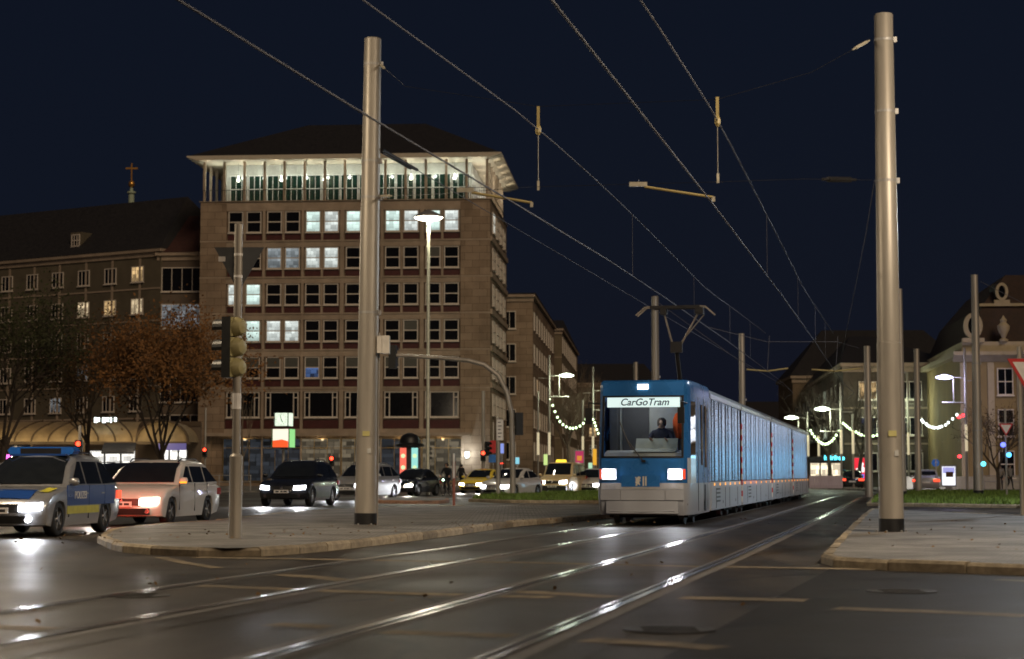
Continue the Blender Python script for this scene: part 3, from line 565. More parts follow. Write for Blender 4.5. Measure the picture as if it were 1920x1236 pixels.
# windscreen, frame, quarter windows
m = MB()
for c in range(-2, 2): m.face([tp(c, 6), tp(c+1, 6), tp(c+1, 8), tp(c, 8)])
ws = obj('windscreen', m, SCREEN, T)
fp = [tp(c, 6) for c in range(-2, 3)] + [tp(c, 8) for c in range(2, -3, -1)]
cx = sum(fp, Vector())/len(fp); fr = MB(); fo = Vector((0, -.012, 0))
for k in range(len(fp)):
    a, b = fp[k], fp[(k+1) % len(fp)]; ai, bi = a.lerp(cx, .055), b.lerp(cx, .055); fr.face([a+fo, b+fo, bi+fo, ai+fo]); fr.face([ai+fo, bi+fo, bi-fo, ai-fo])
obj('windscreen_seal', fr, DARK, ws)
m = MB(); patch((4, 5), (6, 7), m); obj('quarter_window', m, SIDEG, cab); m = MB(); patch((-5, -4), (6, 7), m); obj('quarter_window', m, SIDEG, cab)
for y0, y1 in ((2.15, 2.45), (2.95, 3.3)):
    o = obj('door_window', MB().box((1.085, y0, 1.35 if y0 < 2.5 else 1.3), (1.10, y1, 2.75)), mat('black_glass', (.01, .011, .013), rough=.06), cab)
    o = obj('door_window', MB().box((-1.10, y0, 1.35), (-1.085, y1, 2.75)), MATS['black_glass'], cab)
obj('door_seam', MB().box((1.088, 1.55, .3), (1.096, 1.58, 2.9)).box((1.088, 2.7, .3), (1.096, 2.73, 2.9)).box((1.088, 3.55, .3), (1.096, 3.58, 2.9)), DARK, cab)
obj('step_recess', MB().box((1.085, 2.85, .28), (1.098, 3.15, .9)), DARK, cab)
# destination display
ds = obj('destination_display', MB().box((-.82, .29, 2.64), (.82, .32, 2.86), 0), glow('display_glow', (.86, 1, .93), 1.1), T)
for v in ds.data.vertices: v.co.y += -.0+.055*(abs(v.co.x)/.86)**2
text_mesh('display_lettering', 'CarGoTram', .22, mat('display_blue_ink', (.01, .02, .09), rough=.6), ds, Matrix.Translation((.03, .275, 2.745)) @ Matrix.Rotation(R(90), 4, 'X'), shear=.28, bold=.003)
# roof lamp, headlamps, indicators, emblem
obj('roof_lamp', MB().box((-.12, .26, 3.04), (.12, .36, 3.15)), glow('lamp_warm', (1, .86, .62), 5), cab)
HL = glow('headlamp_white', (.88, .9, 1), 22)
for s in (-1, 1):
    o = obj('headlight', MB().box((s*.74-.14, -.01+.04, 1.04), (s*.74+.14, .12, 1.24)), HL, T)
    obj('bezel', MB().box((s*.74-.17, .045, 1.01), (s*.74+.17, .11, 1.27)), SILV, o)
    obj('indicator', MB().box((s*.935-.025, .1, 1.03), (s*.935+.025, .2, 1.25)), glow('indicator_red', (1, .09, .03), .8), cab)
    lamp('headlamp_beam', 'SPOT', 60, (.93, .95, 1), cab, (s*.74, -.15, 1.14), (R(83), 0, R(180)), size=R(95), blend=.8, rad=.1)
pl = obj('emblem_panel', MB().box((-.46, .01, .86), (.40, .03, 1.12)), BLUE, T)
for v in pl.data.vertices: v.co.x -= .0
EM = mat('emblem_white', (.8, .78, .72), rough=.5)
lion = [(-.10, .88), (-.06, .88), (-.05, .93), (-.02, .90), (.005, .89), (.0, .93), (-.015, .95), (.0, .99), (.02, .98), (.02, 1.0), (-.005, 1.015), (.015, 1.04), (.02, 1.07), (-.02, 1.09), (-.05, 1.08), (-.065, 1.05), (-.09, 1.08), (-.11, 1.07), (-.085, 1.03), (-.10, 1.01), (-.085, .985), (-.11, .96), (-.085, .93)]
obj('emblem', MB().prism([(x-.04, z) for x, z in lion], -.002, .008, 'y').box((.02, -.002, .88), (.055, .008, 1.09)).box((.075, -.002, .88), (.11, .008, 1.09)), EM, pl)
# wiper and mirror
obj('wiper', MB().tube([(.02, .03, 1.44), (-.16, .03, 1.68), (-.36, .07, 1.95)], .014, 5).tube([(-.24, .05, 1.7), (-.38, .07, 2.0), (-.5, .11, 2.3)], .012, 5).cbox((.04, .03, 1.43), (.09, .05, .05)), DARK, cab)
for s in (-1, 1):
    mr = obj('mirror_arm', MB().tube([(s*.98, .4, 2.72), (s*.9, -.1, 2.76), (s*.9, -.1, 2.62)], .016, 6) if s > 0 else MB().tube([(-.98, .4, 2.72), (-1.22, .2, 2.74), (-1.22, .2, 2.6)], .016, 6), DARK, T)
    obj('mirror', MB().cbox((.9 if s > 0 else -1.22, -.1 if s > 0 else .2, 2.44), (.15, .08, .36)), DARK, mr)
# cab interior
INT = mat('cab_interior_grey', (.42, .43, .41), rough=.7, var=.08); INT2 = mat('cab_interior_dark', (.07, .07, .075), rough=.7)
obj('cab_rear_wall', MB().box((-1.0, 2.0, .5), (1.0, 2.04, 2.95)), INT, cab)
obj('cab_door', MB().box((-.72, 1.96, .6), (-.1, 1.995, 2.7)).box((-.95, 1.5, .6), (-.78, 1.99, 2.8)), INT2, cab)
obj('console', MB().prism([(.32, .8), (.32, 1.5), (.45, 1.62), (.85, 1.68), (.9, .8)], -.9, .9, 'x'), INT, cab)
obj('console_top', MB().prism([(.4, 1.64), (.8, 1.72), (.95, 1.95), (.98, 1.95), (.98, 1.6)], -.25, .7, 'x'), mat('console_green', (.35, .38, .33), rough=.6), cab)
obj('seat', MB().box((.1, 1.45, 1.2), (.65, 1.9, 1.42)).box((.12, 1.78, 1.42), (.63, 1.92, 2.2)).box((.3, 1.6, .5), (.45, 1.75, 1.2)), INT2, cab)
lamp('cab_fill_light', 'POINT', 15, (1, .95, .85), cab, (-.2, 1.2, 2.7), rad=.25)  # added light to brighten the cab interior, no fitting behind it
obj('floor', MB().box((-1.0, .2, .45), (1.0, 2.0, .5)), INT2, cab)
# pantograph
PG = thing('pantograph', 'raised black pantograph on the roof of the blue tram', 'pantograph'); PG.parent = T; PG.name = 'pantograph'
for k in ('category', 'label'): del PG[k]
BL2 = mat('pantograph_black', (.02, .02, .022), rough=.5, metal=.3)
py = 6.2
obj('lower_arm', MB().tube([(.05, py+.9, 3.3), (.0, py+.35, 4.35)], .06, 8).cbox((.0, py+.33, 4.4), (.3, .16, .28)), BL2, PG)
obj('upper_arm', MB().tube([(-.08, py+.33, 4.4), (-.28, py, 5.28)], .026, 6).tube([(.08, py+.33, 4.4), (.62, py, 5.28)], .026, 6).tube([(.1, py+.33, 4.5), (.75, py, 5.2)], .016, 5), GALV, PG)
obj('collector_head', MB().box((-.62, py-.18, 5.36), (.66, py-.12, 5.44)).box((-.62, py+.12, 5.36), (.66, py+.18, 5.44)).cbox((-.28, py, 5.3), (.16, .34, .16)).cbox((.64, py, 5.3), (.2, .34, .16)), BL2, PG)
h = MB()
for yy in (-.15, .15):
    h.tube([(-.6, py+yy, 5.42), (-.75, py+yy, 5.40), (-.98, py+yy, 5.2)], .022, 6).tube([(.64, py+yy, 5.42), (.8, py+yy, 5.40), (1.02, py+yy, 5.2)], .022, 6)
obj('horn', h, GALV, PG)
obj('pantograph_base', MB().box((-.5, py+.4, 3.22), (.5, py+1.4, 3.32)), BL2, PG)
# cargo sections
def folds(y0, y1, z0, z1, x, s):
    m = MB(); n = int((y1-y0)/.055); nz = 6
    P = [[(s*(x+.016*math.sin(2*math.pi*(y0+(y1-y0)*i/n)/.6)+.004*math.sin(17.3*(y0+(y1-y0)*i/n))), y0+(y1-y0)*i/n, z0+(z1-z0)*k/nz) for k in range(nz+1)] for i in range(n+1)]
    for i in range(n):
        for k in range(nz): m.face([P[i][k], P[i+1][k], P[i+1][k+1], P[i][k+1]])
    return m
ORNG = glow('marker_orange', (1, .38, .03), 1.6)
def build_section(L, front):
    """section in its own frame, front end at y=0"""
    r = link('cargo_section', MB().box((-1.04, max(.12, front-.14), .55), (1.04, L-.12, 3.02)).mesh('cargo_section', UNDER), T)
    for sd in (-1, 1):
        obj('curtain_side', folds(front, L-.15, .97, 3.0, 1.065, sd), TARP, r, smooth=60)
        sk = MB()
        ys = [front+.02] + [front+.02+(L-.2-front)*k/7 for k in range(1, 7)] + [L-.17]
        for k in range(7): sk.box((sd*1.05 if sd > 0 else -1.1, ys[k]+.015, .26), (1.1 if sd > 0 else -1.05, ys[k+1]-.015, .95))
        o = obj('side_skirt', sk, SILV, r)
        vt = MB(); yc = (ys[1]+ys[2])/2
        for q in range(4): vt.box((1.101 if sd > 0 else -1.106, yc-.45, .45+q*.1), (1.106 if sd > 0 else -1.101, yc+.45, .49+q*.1))
        for q in (2, 5): vt.box((1.101 if sd > 0 else -1.106, ys[q]+.5, .4), (1.106 if sd > 0 else -1.101, ys[q]+.62, .47))
        for q in (1, 3, 4, 6): vt.box((1.1005 if sd > 0 else -1.107, ys[q]-.03, .3), (1.107 if sd > 0 else -1.1005, ys[q]+.03, .8))
        obj('vent', vt, DARK, r)
        for k in range(6):
            yy = front+.8+k*(L-front-1.6)/5; obj('marker_light', MB().box((1.101 if sd > 0 else -1.115, yy-.04, .86), (1.115 if sd > 0 else -1.101, yy+.04, .92)), ORNG, r)
        obj('roof_rail', MB().prism([(sd*1.1, 2.99), (sd*1.1, 3.1), (sd*1.02, 3.2), (sd*.95, 3.2), (sd*.95, 2.99)], front-.0, L-.13, 'y'), ALU, r)
    obj('section_roof', MB().box((-.94, max(.13, front-.1), 3.02), (.94, L-.13, 3.14)), GALV2, r)
    for yy in (2.2, L-2.2):
        b = MB().box((-.9, yy-1.1, .16), (.9, yy+1.1, .42)); o = obj('bogie', b, UNDER, r)
        wh = MB().lathe([(.05, -.06), (.31, -.06), (.31, .05), (.34, .05), (.34, .07), (.05, .07)], 18, M=Matrix.Rotation(R(90), 4, 'Y')).mesh('wheel', GALV2)
        for sx in (-.74, .74):
            for dy in (-.85, .85): link('wheel', wh, r, (sx, yy+dy, .33))
    return r
s1 = build_section(12.75, 4.25); J = [12.8, 24.9, 36.9, 48.8]
s2 = build_section(12.0, .15); st_ = MB()
for k in range(14): st_.box((1.08, -.0, .35+k*.16), (1.112, .1, .51+k*.16), k % 2)
obj('warning_stripe', st_, [WHITE, mat('warning_red', (.6, .03, .02), rough=.5)], s2)
obj('gangway', MB().box((-.8, -.2, .6), (.8, .14, 2.9)), DARK, s2)
s2.location = (0, J[0]+.02, 0)
for k in (1, 2):
    c_ = copy_tree(s2, T); c_.location = (0, J[k]+.02, 0)
c_ = copy_tree(s2, T); c_.location = (-.12, J[3]+.05, 0); c_.rotation_euler = (0, 0, R(7))
# ================================================================ masts and overhead line
def mast(label, px, Y, base_r, top_r, H, foot=True, step=None, bands=(), lean=0.0):
    p = AT(px, 890, Y); t = thing('catenary_mast', label, 'mast', (p.x, Y, 0), 0, 'round steel masts of the tram line')
    prof = [(base_r, 0)]
    if step: prof += [(base_r*.98, step), (base_r*.94, step+.01)]
    prof += [(top_r, H-.02), (top_r*.9, H)]
    o = obj('shaft', MB().lathe(prof, 28), GALV, t, smooth=40)
    if foot: obj('black_foot', MB().lathe([(base_r+.006, .0), (base_r+.006, .36)], 28, caps=False), DARK, t, smooth=40)
    for z in bands: rb = base_r+(top_r-base_r)*z/H; obj('clamp_band', MB().lathe([(rb+.006, z-.025), (rb+.006, z+.025)], 24, caps=False).cbox((rb+.02, -.04, z), (.06, .08, .1)), GALV2, t)
    t.rotation_euler = (0, R(lean), 0); return t
mL = mast('thick steel mast with black foot standing on the paved island', 686, 37.7, .225, .175, 10.05, bands=(9.5, 7.5, 6.75, 4.4), lean=.5)
mR = mast('thick steel mast with black foot on the kerbed corner island', 1670, 33.0, .215, .165, 9.38, step=3.45, bands=(8.9, 7.6, 6.35))
for px, Y, br, tr, H, st, lab in ((1230, 88, .2, .17, 9.55, None, 'steel mast rising behind the pantograph'), (1193, 139, .2, .16, 9.5, None, 'short-looking far mast rising behind the tram cab roof'), (1393, 85, .16, .13, 7.55, None, 'slim mast rising behind the cargo sections'),
                                 (1629, 94, .2, .16, 7.6, 2.4, 'steel mast beside the red lit poster'), (1692, 88, .19, .13, 9.9, None, 'tall slim mast close behind the corner island mast'),
                                 (1722, 108, .19, .16, 8.4, 3.0, 'steel mast at the grey hatchback on the verge'), (1834, 92, .24, .17, 11.0, None, 'tall leaning mast on the verge before the palace')):
    mast(lab, px, Y, br, tr, H, foot=Y in (88, 92), step=st, bands=(H*.3, H*.6))
WIRE = mat('overhead_wire', (.13, .13, .15), rough=.7, metal=0, var=.02)
FITT = mat('line_fitting', (.5, .46, .36), rough=.5, metal=.4)
YARM = mat('registration_arm_yellow', (.42, .33, .13), rough=.45)
def wire(name, label, pts, r=.011, sag=0.0, group='overhead wires'):
    o = obj(name, MB().tube(pts, r, 5), WIRE); return tag(o, label, 'wire', group)
def track_x(path, Y):
    for a, b in zip(path, path[1:]):
        if a.y <= Y <= b.y: return a.x+(b.x-a.x)*(Y-a.y)/(b.y-a.y)
    return path[0].x+(path[1].x-path[0].x)*(Y-path[0].y)/(path[1].y-path[0].y)
for path, nm in ((LT, 'over the track of the blue tram'), (RT, 'over the empty track')):
    ct = [(track_x(path, y), y, 5.5) for y in (6, 14, 22, 30.3, 38, 46, 60, 79, 90, 100, 108)]
    me_ = []
    for y in range(6, 80, 3):
        d = (y-31)/24; z = 7.05-.45*(1-abs(((y-31) % 48)/24-1))*1.0; me_.append((track_x(path, y), y, z))
    wire('contact_wire', 'bright grooved contact wire ' + nm, ct, .014); wire('messenger_wire', 'thin carrying wire high ' + nm, me_, .012)
    for y, od in ((41, 'first'), (52, 'second'), (62, 'third'), (70, 'fourth')):
        z = 7.05-.45*(1-abs(((y-31) % 48)/24-1)); wire('dropper', 'fine dropper wire ' + nm + ', ' + od + ' beyond the thick masts', [(track_x(path, y), y, 5.5), (track_x(path, y), y, z)], .004, group='droppers of the overhead line')
def insul(name, label, a, b, r=.03): a, b = Vector(a), Vector(b); d = (b-a)/6; o = obj(name, MB().tube([a, a+d, a+d*1.01, a+d*5, a+d*5.01, b], [r*.5, r*.5, r, r, r*.5, r*.5], 8), FITT); return tag(o, label, 'insulator', 'insulators in the cross spans')
lp, rp_ = AT(690, 890, 37.7), AT(1664, 890, 33)
xs = [(lp.x+.2, 37.7, 9.5), (-2.0, 34.6, 8.4), (.45, 31.6, 7.42), (3.43, 30.8, 7.38), (5.2, 32, 8.1), (rp_.x-.2, 33, 8.9)]
wire('cross_span', 'upper cross span wire slung between the two thick masts', xs, .004).data.materials[0] = DARK
insul('insulator', 'pale insulator on the upper span by the mast of the paved island', xs[0], Vector(xs[0]).lerp(Vector(xs[1]), .18)); insul('insulator', 'pale insulator on the upper span by the corner island mast', xs[5], Vector(xs[5]).lerp(Vector(xs[4]), .3))
xl = [(lp.x+.2, 37.7, 6.78), (-1.2, 33.5, 6.2), (.3, 30.9, 5.92), (3.2, 30.4, 5.92), (5.0, 31.5, 6.15), (rp_.x-.2, 33, 6.37)]
wire('cross_span', 'lower cross span wire between the two thick masts', xl, .004).data.materials[0] = DARK
insul('insulator', 'black tension insulator on the lower span by the corner island mast', Vector(xl[5]).lerp(Vector(xl[4]), .25), Vector(xl[5]).lerp(Vector(xl[4]), .75), .05).data.materials[0] = DARK
insul('insulator', 'pale insulator on the lower span by the mast of the paved island', xl[0], Vector(xl[0]).lerp(Vector(xl[1]), .2))
for x, y, nm in ((.45, 31.6, 'over the track of the blue tram'), (3.43, 30.8, 'over the empty track')):
    h = thing('messenger_hanger', 'yellowish hanger fitting ' + nm, 'hanger', (x, y, 0))
    obj('link_plate', MB().box((-.025, -.02, 7.03), (.025, .02, 7.42)).lathe([(.02, 6.92), (.05, 6.97), (.05, 7.05), (.02, 7.1)], 8), YARM, h)
    obj('hanger_rope', MB().tube([(0, 0, 6.95), (0, 0, 6.1)], .006, 5).cbox((0, 0, 6.05), (.04, .04, .16)), FITT, h)
for x0, x1, y, nm in ((-.66, .32, 30.2, 'over the track of the blue tram'), (2.12, 3.22, 29.6, 'over the empty track')):
    h = thing('registration_arm', 'yellow registration arm steadying the contact wire ' + nm, 'arm', (0, y, 0))
    obj('arm_tube', MB().tube([(x0, 0, 5.72), (x1, 0, 5.55)], .022, 8), YARM, h); obj('arm_clamp', MB().cbox((x0-.1, 0, 5.76), (.28, .05, .07)).cbox((x1, 0, 5.52), (.05, .05, .08)), FITT, h); obj('arm_suspension', MB().tube([(x0-.1, 0, 5.78), (x0-.05, .6, 5.93)], .006, 5), WIRE, h)
for x0, x1, z, nm in ((9.95, 11.7, 5.62, 'over the track of the blue tram far off'), (12.7, 14.75, 5.62, 'over the empty track far off')):
    h = thing('registration_arm', 'pale bracket arm steadying the wire ' + nm, 'arm', (0, 79, 0)); obj('arm_tube', MB().tube([(x0, 0, z-.05), ((x0+x1)/2, 0, z-.12), (x1, 0, z)], .035, 8), YARM, h)
    obj('arm_suspension', MB().tube([((x0+x1)/2, 0, z-.1), ((x0+x1)/2+.1, 0, 7.0)], .012, 5), WIRE, h)
wire('cross_span', 'far cross span wire carrying the bracket arms', [(8.2, 79, 7.4), (10.8, 79, 6.75), (13.8, 79, 6.75), (17.5, 94, 7.5)], .012)
wire('feeder_cable', 'anchor cable running from the paved island mast to the far span', [AT(717, 281, 37.7), AT(1470, 724, 79)], .009)
tag(obj('tension_spring', MB().tube([AT(717, 281, 37.7), AT(782, 319, 40)], .035, 8).tube([AT(717, 287, 37.7), AT(770, 317, 39.6)], .02, 8), DARK), 'black twin tensioner on the anchor cable of the paved island mast', 'tensioner')
wire('feeder_cable', 'cable dropping from the corner island mast to the far span', [AT(1640, 338, 33), AT(1624, 437, 38), AT(1578, 668, 79)], .009)
wire('feeder_cable', 'cable running off from the tall leaning mast', [AT(1838, 528, 92), AT(1935, 577, 95)], .015)
wire('feeder_cable', 'thin cable crossing to the mast behind the pantograph', [AT(1232, 566, 88), AT(1405, 690, 85)], .012)

# details of the two near masts: cable pipe, number plates, stickers, bolts
for mst, side, zc in ((mL, 1, 1.9), (mR, -1, 1.8)):
    obj('cable_pipe', MB().tube([(side*.235, -.02, .02), (side*.228, -.02, 2.0), (side*.222, -.02, 4.0)], .016, 8), GALV, mst) if side > 0 else None
    obj('number_plate', MB().prism([(-.07, zc), (.07, zc), (.07, zc+.1), (-.07, zc+.1)], -.226, -.2, 'y'), mat('mast_plate', (.55, .5, .2), rough=.5), mst)
    obj('sticker', MB().prism([(.03, zc-.35), (.1, zc-.34), (.1, zc-.24), (.03, zc-.25)], -.2245, -.2, 'y'), mat('sticker_pale', (.5, .5, .48), rough=.6), mst)
    for k in range(6): a = math.pi*2*k/6; obj('anchor_bolt', MB().lathe([(.018, .0), (.018, .035), (.008, .04)], 8, M=Matrix.Translation((math.cos(a)*.26, math.sin(a)*.26, .12))), GALV2, mst)
    obj('base_plate', MB().lathe([(.3, .115), (.3, .128), (.2, .13)], 24), GALV2, mst)
# covers let into the road
for px, py, lab in ((1255, 1182, 'round iron cover in the asphalt between the tracks and the crossing lines'), (250, 1118, 'round iron cover in the asphalt before the island tip'), (1690, 1110, 'round iron cover in the dark asphalt by the corner island')):
    q = G(px, py); t = thing('manhole_cover', lab, 'manhole cover', (q.x, q.y, 0)); obj('rim', MB().lathe([(.34, .004), (.34, .012), (.3, .012)], 24, caps=False), mat('cast_iron', (.05, .045, .04), rough=.5, metal=.5), t); m = MB().lathe([(.295, .004), (.295, .010)], 24)
    for k in range(-3, 4): m.box((-.2, k*.07-.012, .0105), (.2, k*.07+.012, .014))
    obj('lid', m, mat('cast_iron', (.05, .045, .04), rough=.5, metal=.5), t)
LEAF = mat('fallen_leaf', (.16, .09, .03), rough=.9, var=.5, scale=3); f = MB()
for k in range(260):
    if k % 3: q = Vector((random.uniform(-8, 3), 0, 0)); y = 25+(q.x+8)*1.3+random.uniform(-1, 6); z = .14
    else: q = Vector((random.uniform(5, 11), 0, 0)); y = random.uniform(23, 42); z = .14
    if k % 7 == 0: y = random.uniform(14, 24); z = .012; q.x = random.uniform(-6, 7)
    u = Vector((random.gauss(0, 1), random.gauss(0, 1), random.gauss(0, .25))).normalized()*.03; v = Vector((-u.y, u.x, random.uniform(-.02, .03)))*.7; p_ = Vector((q.x, y, z+.01)); f.face([p_-u, p_+v, p_+u, p_-v])
tag(obj('fallen_leaves', f, LEAF), 'scattered brown fallen leaves on the islands and road', 'leaves', kind='stuff')
# ================================================================ vehicles (local frame: +x forward, +y the car's left, z up)
CGLASS = mat('car_glass', (.012, .014, .016), rough=.05, var=.2, spec=.7)
CHROME = mat('chrome', (.7, .7, .7), rough=.15, metal=1)
RIM = mat('alloy_rim', (.42, .42, .43), rough=.3, metal=.9)
HEADL = glow('car_headlamp', (.9, .93, 1), 26); HEADW = glow('car_headlamp_warm', (1, .9, .75), 24); TAILM = glow('car_tail_lamp', (1, .07, .03), 2.2); TAILO = mat('tail_lens', (.35, .02, .02), rough=.2)
PLATE = mat('number_plate', (.7, .68, .66), rough=.5)
def plate_marks(): return mat('plate_print', (.02, .02, .025), rough=.6)
def arc(cx, cz, r, n=8): return [(cx-r*math.cos(math.pi*k/n), cz+r*math.sin(math.pi*k/n)) for k in range(n+1)]
def wheel_meshes(r, wd):
    def tyre():
        return MB().lathe([(r*.66, -wd/2), (r*.9, -wd/2), (r*.98, -wd*.38), (r, -wd*.2), (r, wd*.2), (r*.98, wd*.38), (r*.9, wd/2), (r*.66, wd/2), (r*.62, 0)], 24, M=Matrix.Rotation(R(90), 4, 'X'), caps=False).mesh('wheel', RUBBER, 50)
    def rim():
        m = MB(); m.lathe([(r*.66, -wd*.46), (r*.66, wd*.46), (r*.60, wd*.46), (r*.6, -wd*.46)], 24, M=Matrix.Rotation(R(90), 4, 'X'), caps=False)
        m.lathe([(.01, -.02), (r*.61, -.02), (r*.61, .0), (.01, .0)], 20, 1, M=Matrix.Rotation(R(90), 4, 'X'))
        for s in (-1, 1):
            for k in range(5):
                M = Matrix.Rotation(2*math.pi*k/5, 4, 'Y') @ Matrix.Translation((r*.33, s*wd*.36, 0)); m.cbox((0, 0, 0), (r*.56, .03, r*.15), 0, M)
            m.lathe([(.01, -.02), (.06, -.02), (.06, .02), (.01, .02)], 10, 0, M=Matrix.Translation((0, s*wd*.38, 0)) @ Matrix.Rotation(R(90), 4, 'X'))
        return m.mesh('rim', [RIM, DARK])
    return cached(('tyre', r, wd), tyre), cached(('rim', r, wd), rim)
def car(name, label, pos, head, paint, kind='hatch', L=4.3, Wd=1.78, H=1.47, wb=2.6, lights=True, rear_lit=False, beam=90, group=None, cat='car', warm=False, rails=False, seams=False, plate_red=False, wheel_r=.32, glow_rear=0, low=None):
    t = thing(name, label, cat, (pos[0], pos[1], 0), math.atan2(head[1], head[0]), group)
    xf, xr = L/2, -L/2; w = Wd/2; fa, ra_ = xf-.85, xf-.85-wb; gc = .19 if kind != 'suv' else .24
    rr = wheel_r+.05; cz = wheel_r
    van = kind == 'van'; suv = kind == 'suv'; est = kind == 'estate'
    hf, cowl = (.80, 1.02) if suv else ((.86, 1.08) if van else (.68, .93)); belt = 1.04 if suv else (1.05 if van else .935)
    xw = xf-(1.2 if not van else .95); wsl = .92 if not van else .62
    low_out = [(xf-.10, gc+.03), (xf-.01, .38), (xf, .5), (xf-.02, hf-.12), (xf-.12, hf), (xf-.45, hf+(cowl-hf)*.55), (xw+.25, cowl-.05), (xw, cowl), ((xw+xr)/2, belt+.005), (xr+.22, belt), (xr+.06, belt-.03), (xr+.015, .78), (xr, .6), (xr+.03, .4), (xr+.14, gc+.05)]
    dz = lambda: None
    def arch(cx): return [(cx-rr, gc)] + [(x, z) for x, z in arc(cx, cz, rr, 10) if z > gc+.01] + [(cx+rr, gc)]
    low_out += arch(ra_) + arch(fa)
    zc = .6
    def shape(x, y, z):
        # plan rounding of nose and tail, slight barrel of the flanks
        a = abs(y)/w; k = max(0, (x-(xf-.9))/.9); k2 = max(0, ((xr+.7)-x)/.7)
        x2 = x-.30*(a**3)*k*k+.18*(a**3)*k2*k2
        y2 = y*(1-.06*((z-.62)/.5)**2 if z > .3 else .95) * (1-.05*k*k*1.0)
        return (x2, y2, z+(0 if z < .66 else -.035*a*a))
    m = MB(); sts = [(-w, .05), (-w+.015, .02), (-w+.06, .0), (-w*.6, 0), (-w*.25, 0), (w*.25, 0), (w*.6, 0), (w-.06, 0), (w-.015, .02), (w, .05)]; rings = []
    n = len(low_out)
    for y, ins in sts:
        ring = []
        for i, (x, z) in enumerate(low_out):
            top = i <= 14; x2 = x*(1-ins/xf) if top else x; z2 = z-(ins*.9 if 3 <= i <= 11 else 0); ring.append(len(m.v)); m.v.append(shape(x2, y, z2))
        rings.append(ring)
    for a in range(len(rings)-1):
        for i in range(n): j = (i+1) % n; m.f.append((rings[a][i], rings[a+1][i], rings[a+1][j], rings[a][j])); m.m.append(0)
    for ring in (rings[0], rings[-1]): m.f.append(tuple(ring)); m.m.append(0)
    body = obj('body', m, paint, t, smooth=35)
    # cabin
    roof_f = xw-wsl
    roof_r = xr+(.66 if est or suv else (.95 if kind == 'hatch' else .3)) + (.0 if not van else -.1)
    tail = xr+(.10 if est or suv or van else .24)
    cab_o = [(xw+.02, cowl-.04), (xw-wsl*.55, cowl+(H-cowl)*.62), (roof_f, H-.05), (roof_f-.35, H-.008), ((roof_f+roof_r)/2, H), (roof_r+.25, H-.025), (roof_r, H-.07), (tail, belt-.02)]
    kt = .36 if not van else .16
    def cy(y, z): return y*(1-kt*max(0, z-belt+.05)/1.0)
    ww = w-.05; m = MB(); rings = []
    for y, ins in ((-ww, .09), (-ww+.03, .035), (-ww+.12, 0), (-ww*.5, -.015), (0, -.022), (ww*.5, -.015), (ww-.12, 0), (ww-.03, .035), (ww, .09)):
        ring = []
        for i, (x, z) in enumerate(cab_o): ring.append(len(m.v)); z2 = z-(ins if 1 < i < 7 else 0); m.v.append((x-(.26*(abs(y)/ww)**2.5 if i < 3 else 0)+(.08*(abs(y)/ww)**2 if i > 5 else 0), cy(y, z2), z2))
        rings.append(ring)
    n = len(cab_o)
    for a in range(len(rings)-1):
        for i in range(n): j = (i+1) % n; m.f.append((rings[a][i], rings[a+1][i], rings[a+1][j], rings[a][j])); m.m.append(0)
    for ring in (rings[0], rings[-1]): m.f.append(tuple(ring)); m.m.append(0)
    cabn = obj('roof', m, paint, t, smooth=35)
    # windscreen and rear window laid 5 mm proud
    def slope_pane(nm, i0, i1, t0, t1, inset, sgn):
        mm = MB(); ys = [-1, -.5, 0, .5, 1]; rows = []
        segs = [(i0, i0+1)] if i1-i0 == 1 else [(i0, i0+1), (i0+1, i1)]
        pts = [cab_o[k] for k in range(i0, i1+1)]
        def along(tt):
            q = tt*(len(pts)-1); k = min(int(q), len(pts)-2); f = q-k; return (pts[k][0]+(pts[k+1][0]-pts[k][0])*f, pts[k][1]+(pts[k+1][1]-pts[k][1])*f)
        for tt in [t0+(t1-t0)*k/4 for k in range(5)]:
            x, z = along(tt); row = []
            for yy in ys:
                y = yy*(ww-inset); row.append((x+sgn*.016-sgn*(.26 if sgn > 0 else .08)*(abs(y)/ww)**(2.5 if sgn > 0 else 2), cy(y, z), z+.012))
            rows.append(row)
        for a in range(4):
            for b in range(4): mm.face([rows[a][b], rows[a][b+1], rows[a+1][b+1], rows[a+1][b]])
        return obj(nm, mm, CGLASS, t, smooth=60)
    slope_pane('windscreen', 0, 2, .08, .95, .1, 1); slope_pane('rear_window', 6, 7, .12, .62, .14, -1)
    # side windows
    def side_poly(poly, s):
        mm = MB(); o = .012; mm.face([(x, s*(cy(ww, z)+o), z) for x, z in poly]); return obj('side_window', mm, CGLASS, t)
    zt, zb = H-.14, belt+.02
    def xfront(z): return xw-.2-wsl*((z-cowl+.04)/(H-.05-cowl+.04))-.06
    def xrear(z): return tail+(roof_r-tail)*((z-belt)/(H-.07-belt))+.1
    bp = xw-wsl-.38; cp = bp-.95 if (est or suv or van or kind == 'hatch') else bp-.8
    for s in (-1, 1):
        side_poly([(xfront(zb)-.12, zb), (xfront(zt)-.05, zt), (bp+.05, zt), (bp+.05, zb)], s)
        if est or suv or van:
            side_poly([(bp-.03, zb), (bp-.03, zt), (cp+.04, zt), (cp+.04, zb)], s); side_poly([(cp-.04, zb), (cp-.04, zt), (max(xrear(zt), roof_r+.12), zt-.03), (xrear(zb)+.05, zb+.02)], s)
        else: side_poly([(bp-.03, zb), (bp-.03, zt), (roof_r+.05, zt-.02), (max(xrear(zb), tail+.3), zb+.06)], s)
        # mirror
        mo = obj('mirror', MB().lathe([(.03, -.09), (.085, -.07), (.1, 0), (.085, .07), (.03, .09)], 10, M=Matrix.Translation((xw-.18, s*(w+.08), belt+.06)) @ Matrix.Rotation(R(90), 4, 'X') @ Matrix.Diagonal((.8, .8, 1.1, 1))), paint, t, smooth=60)
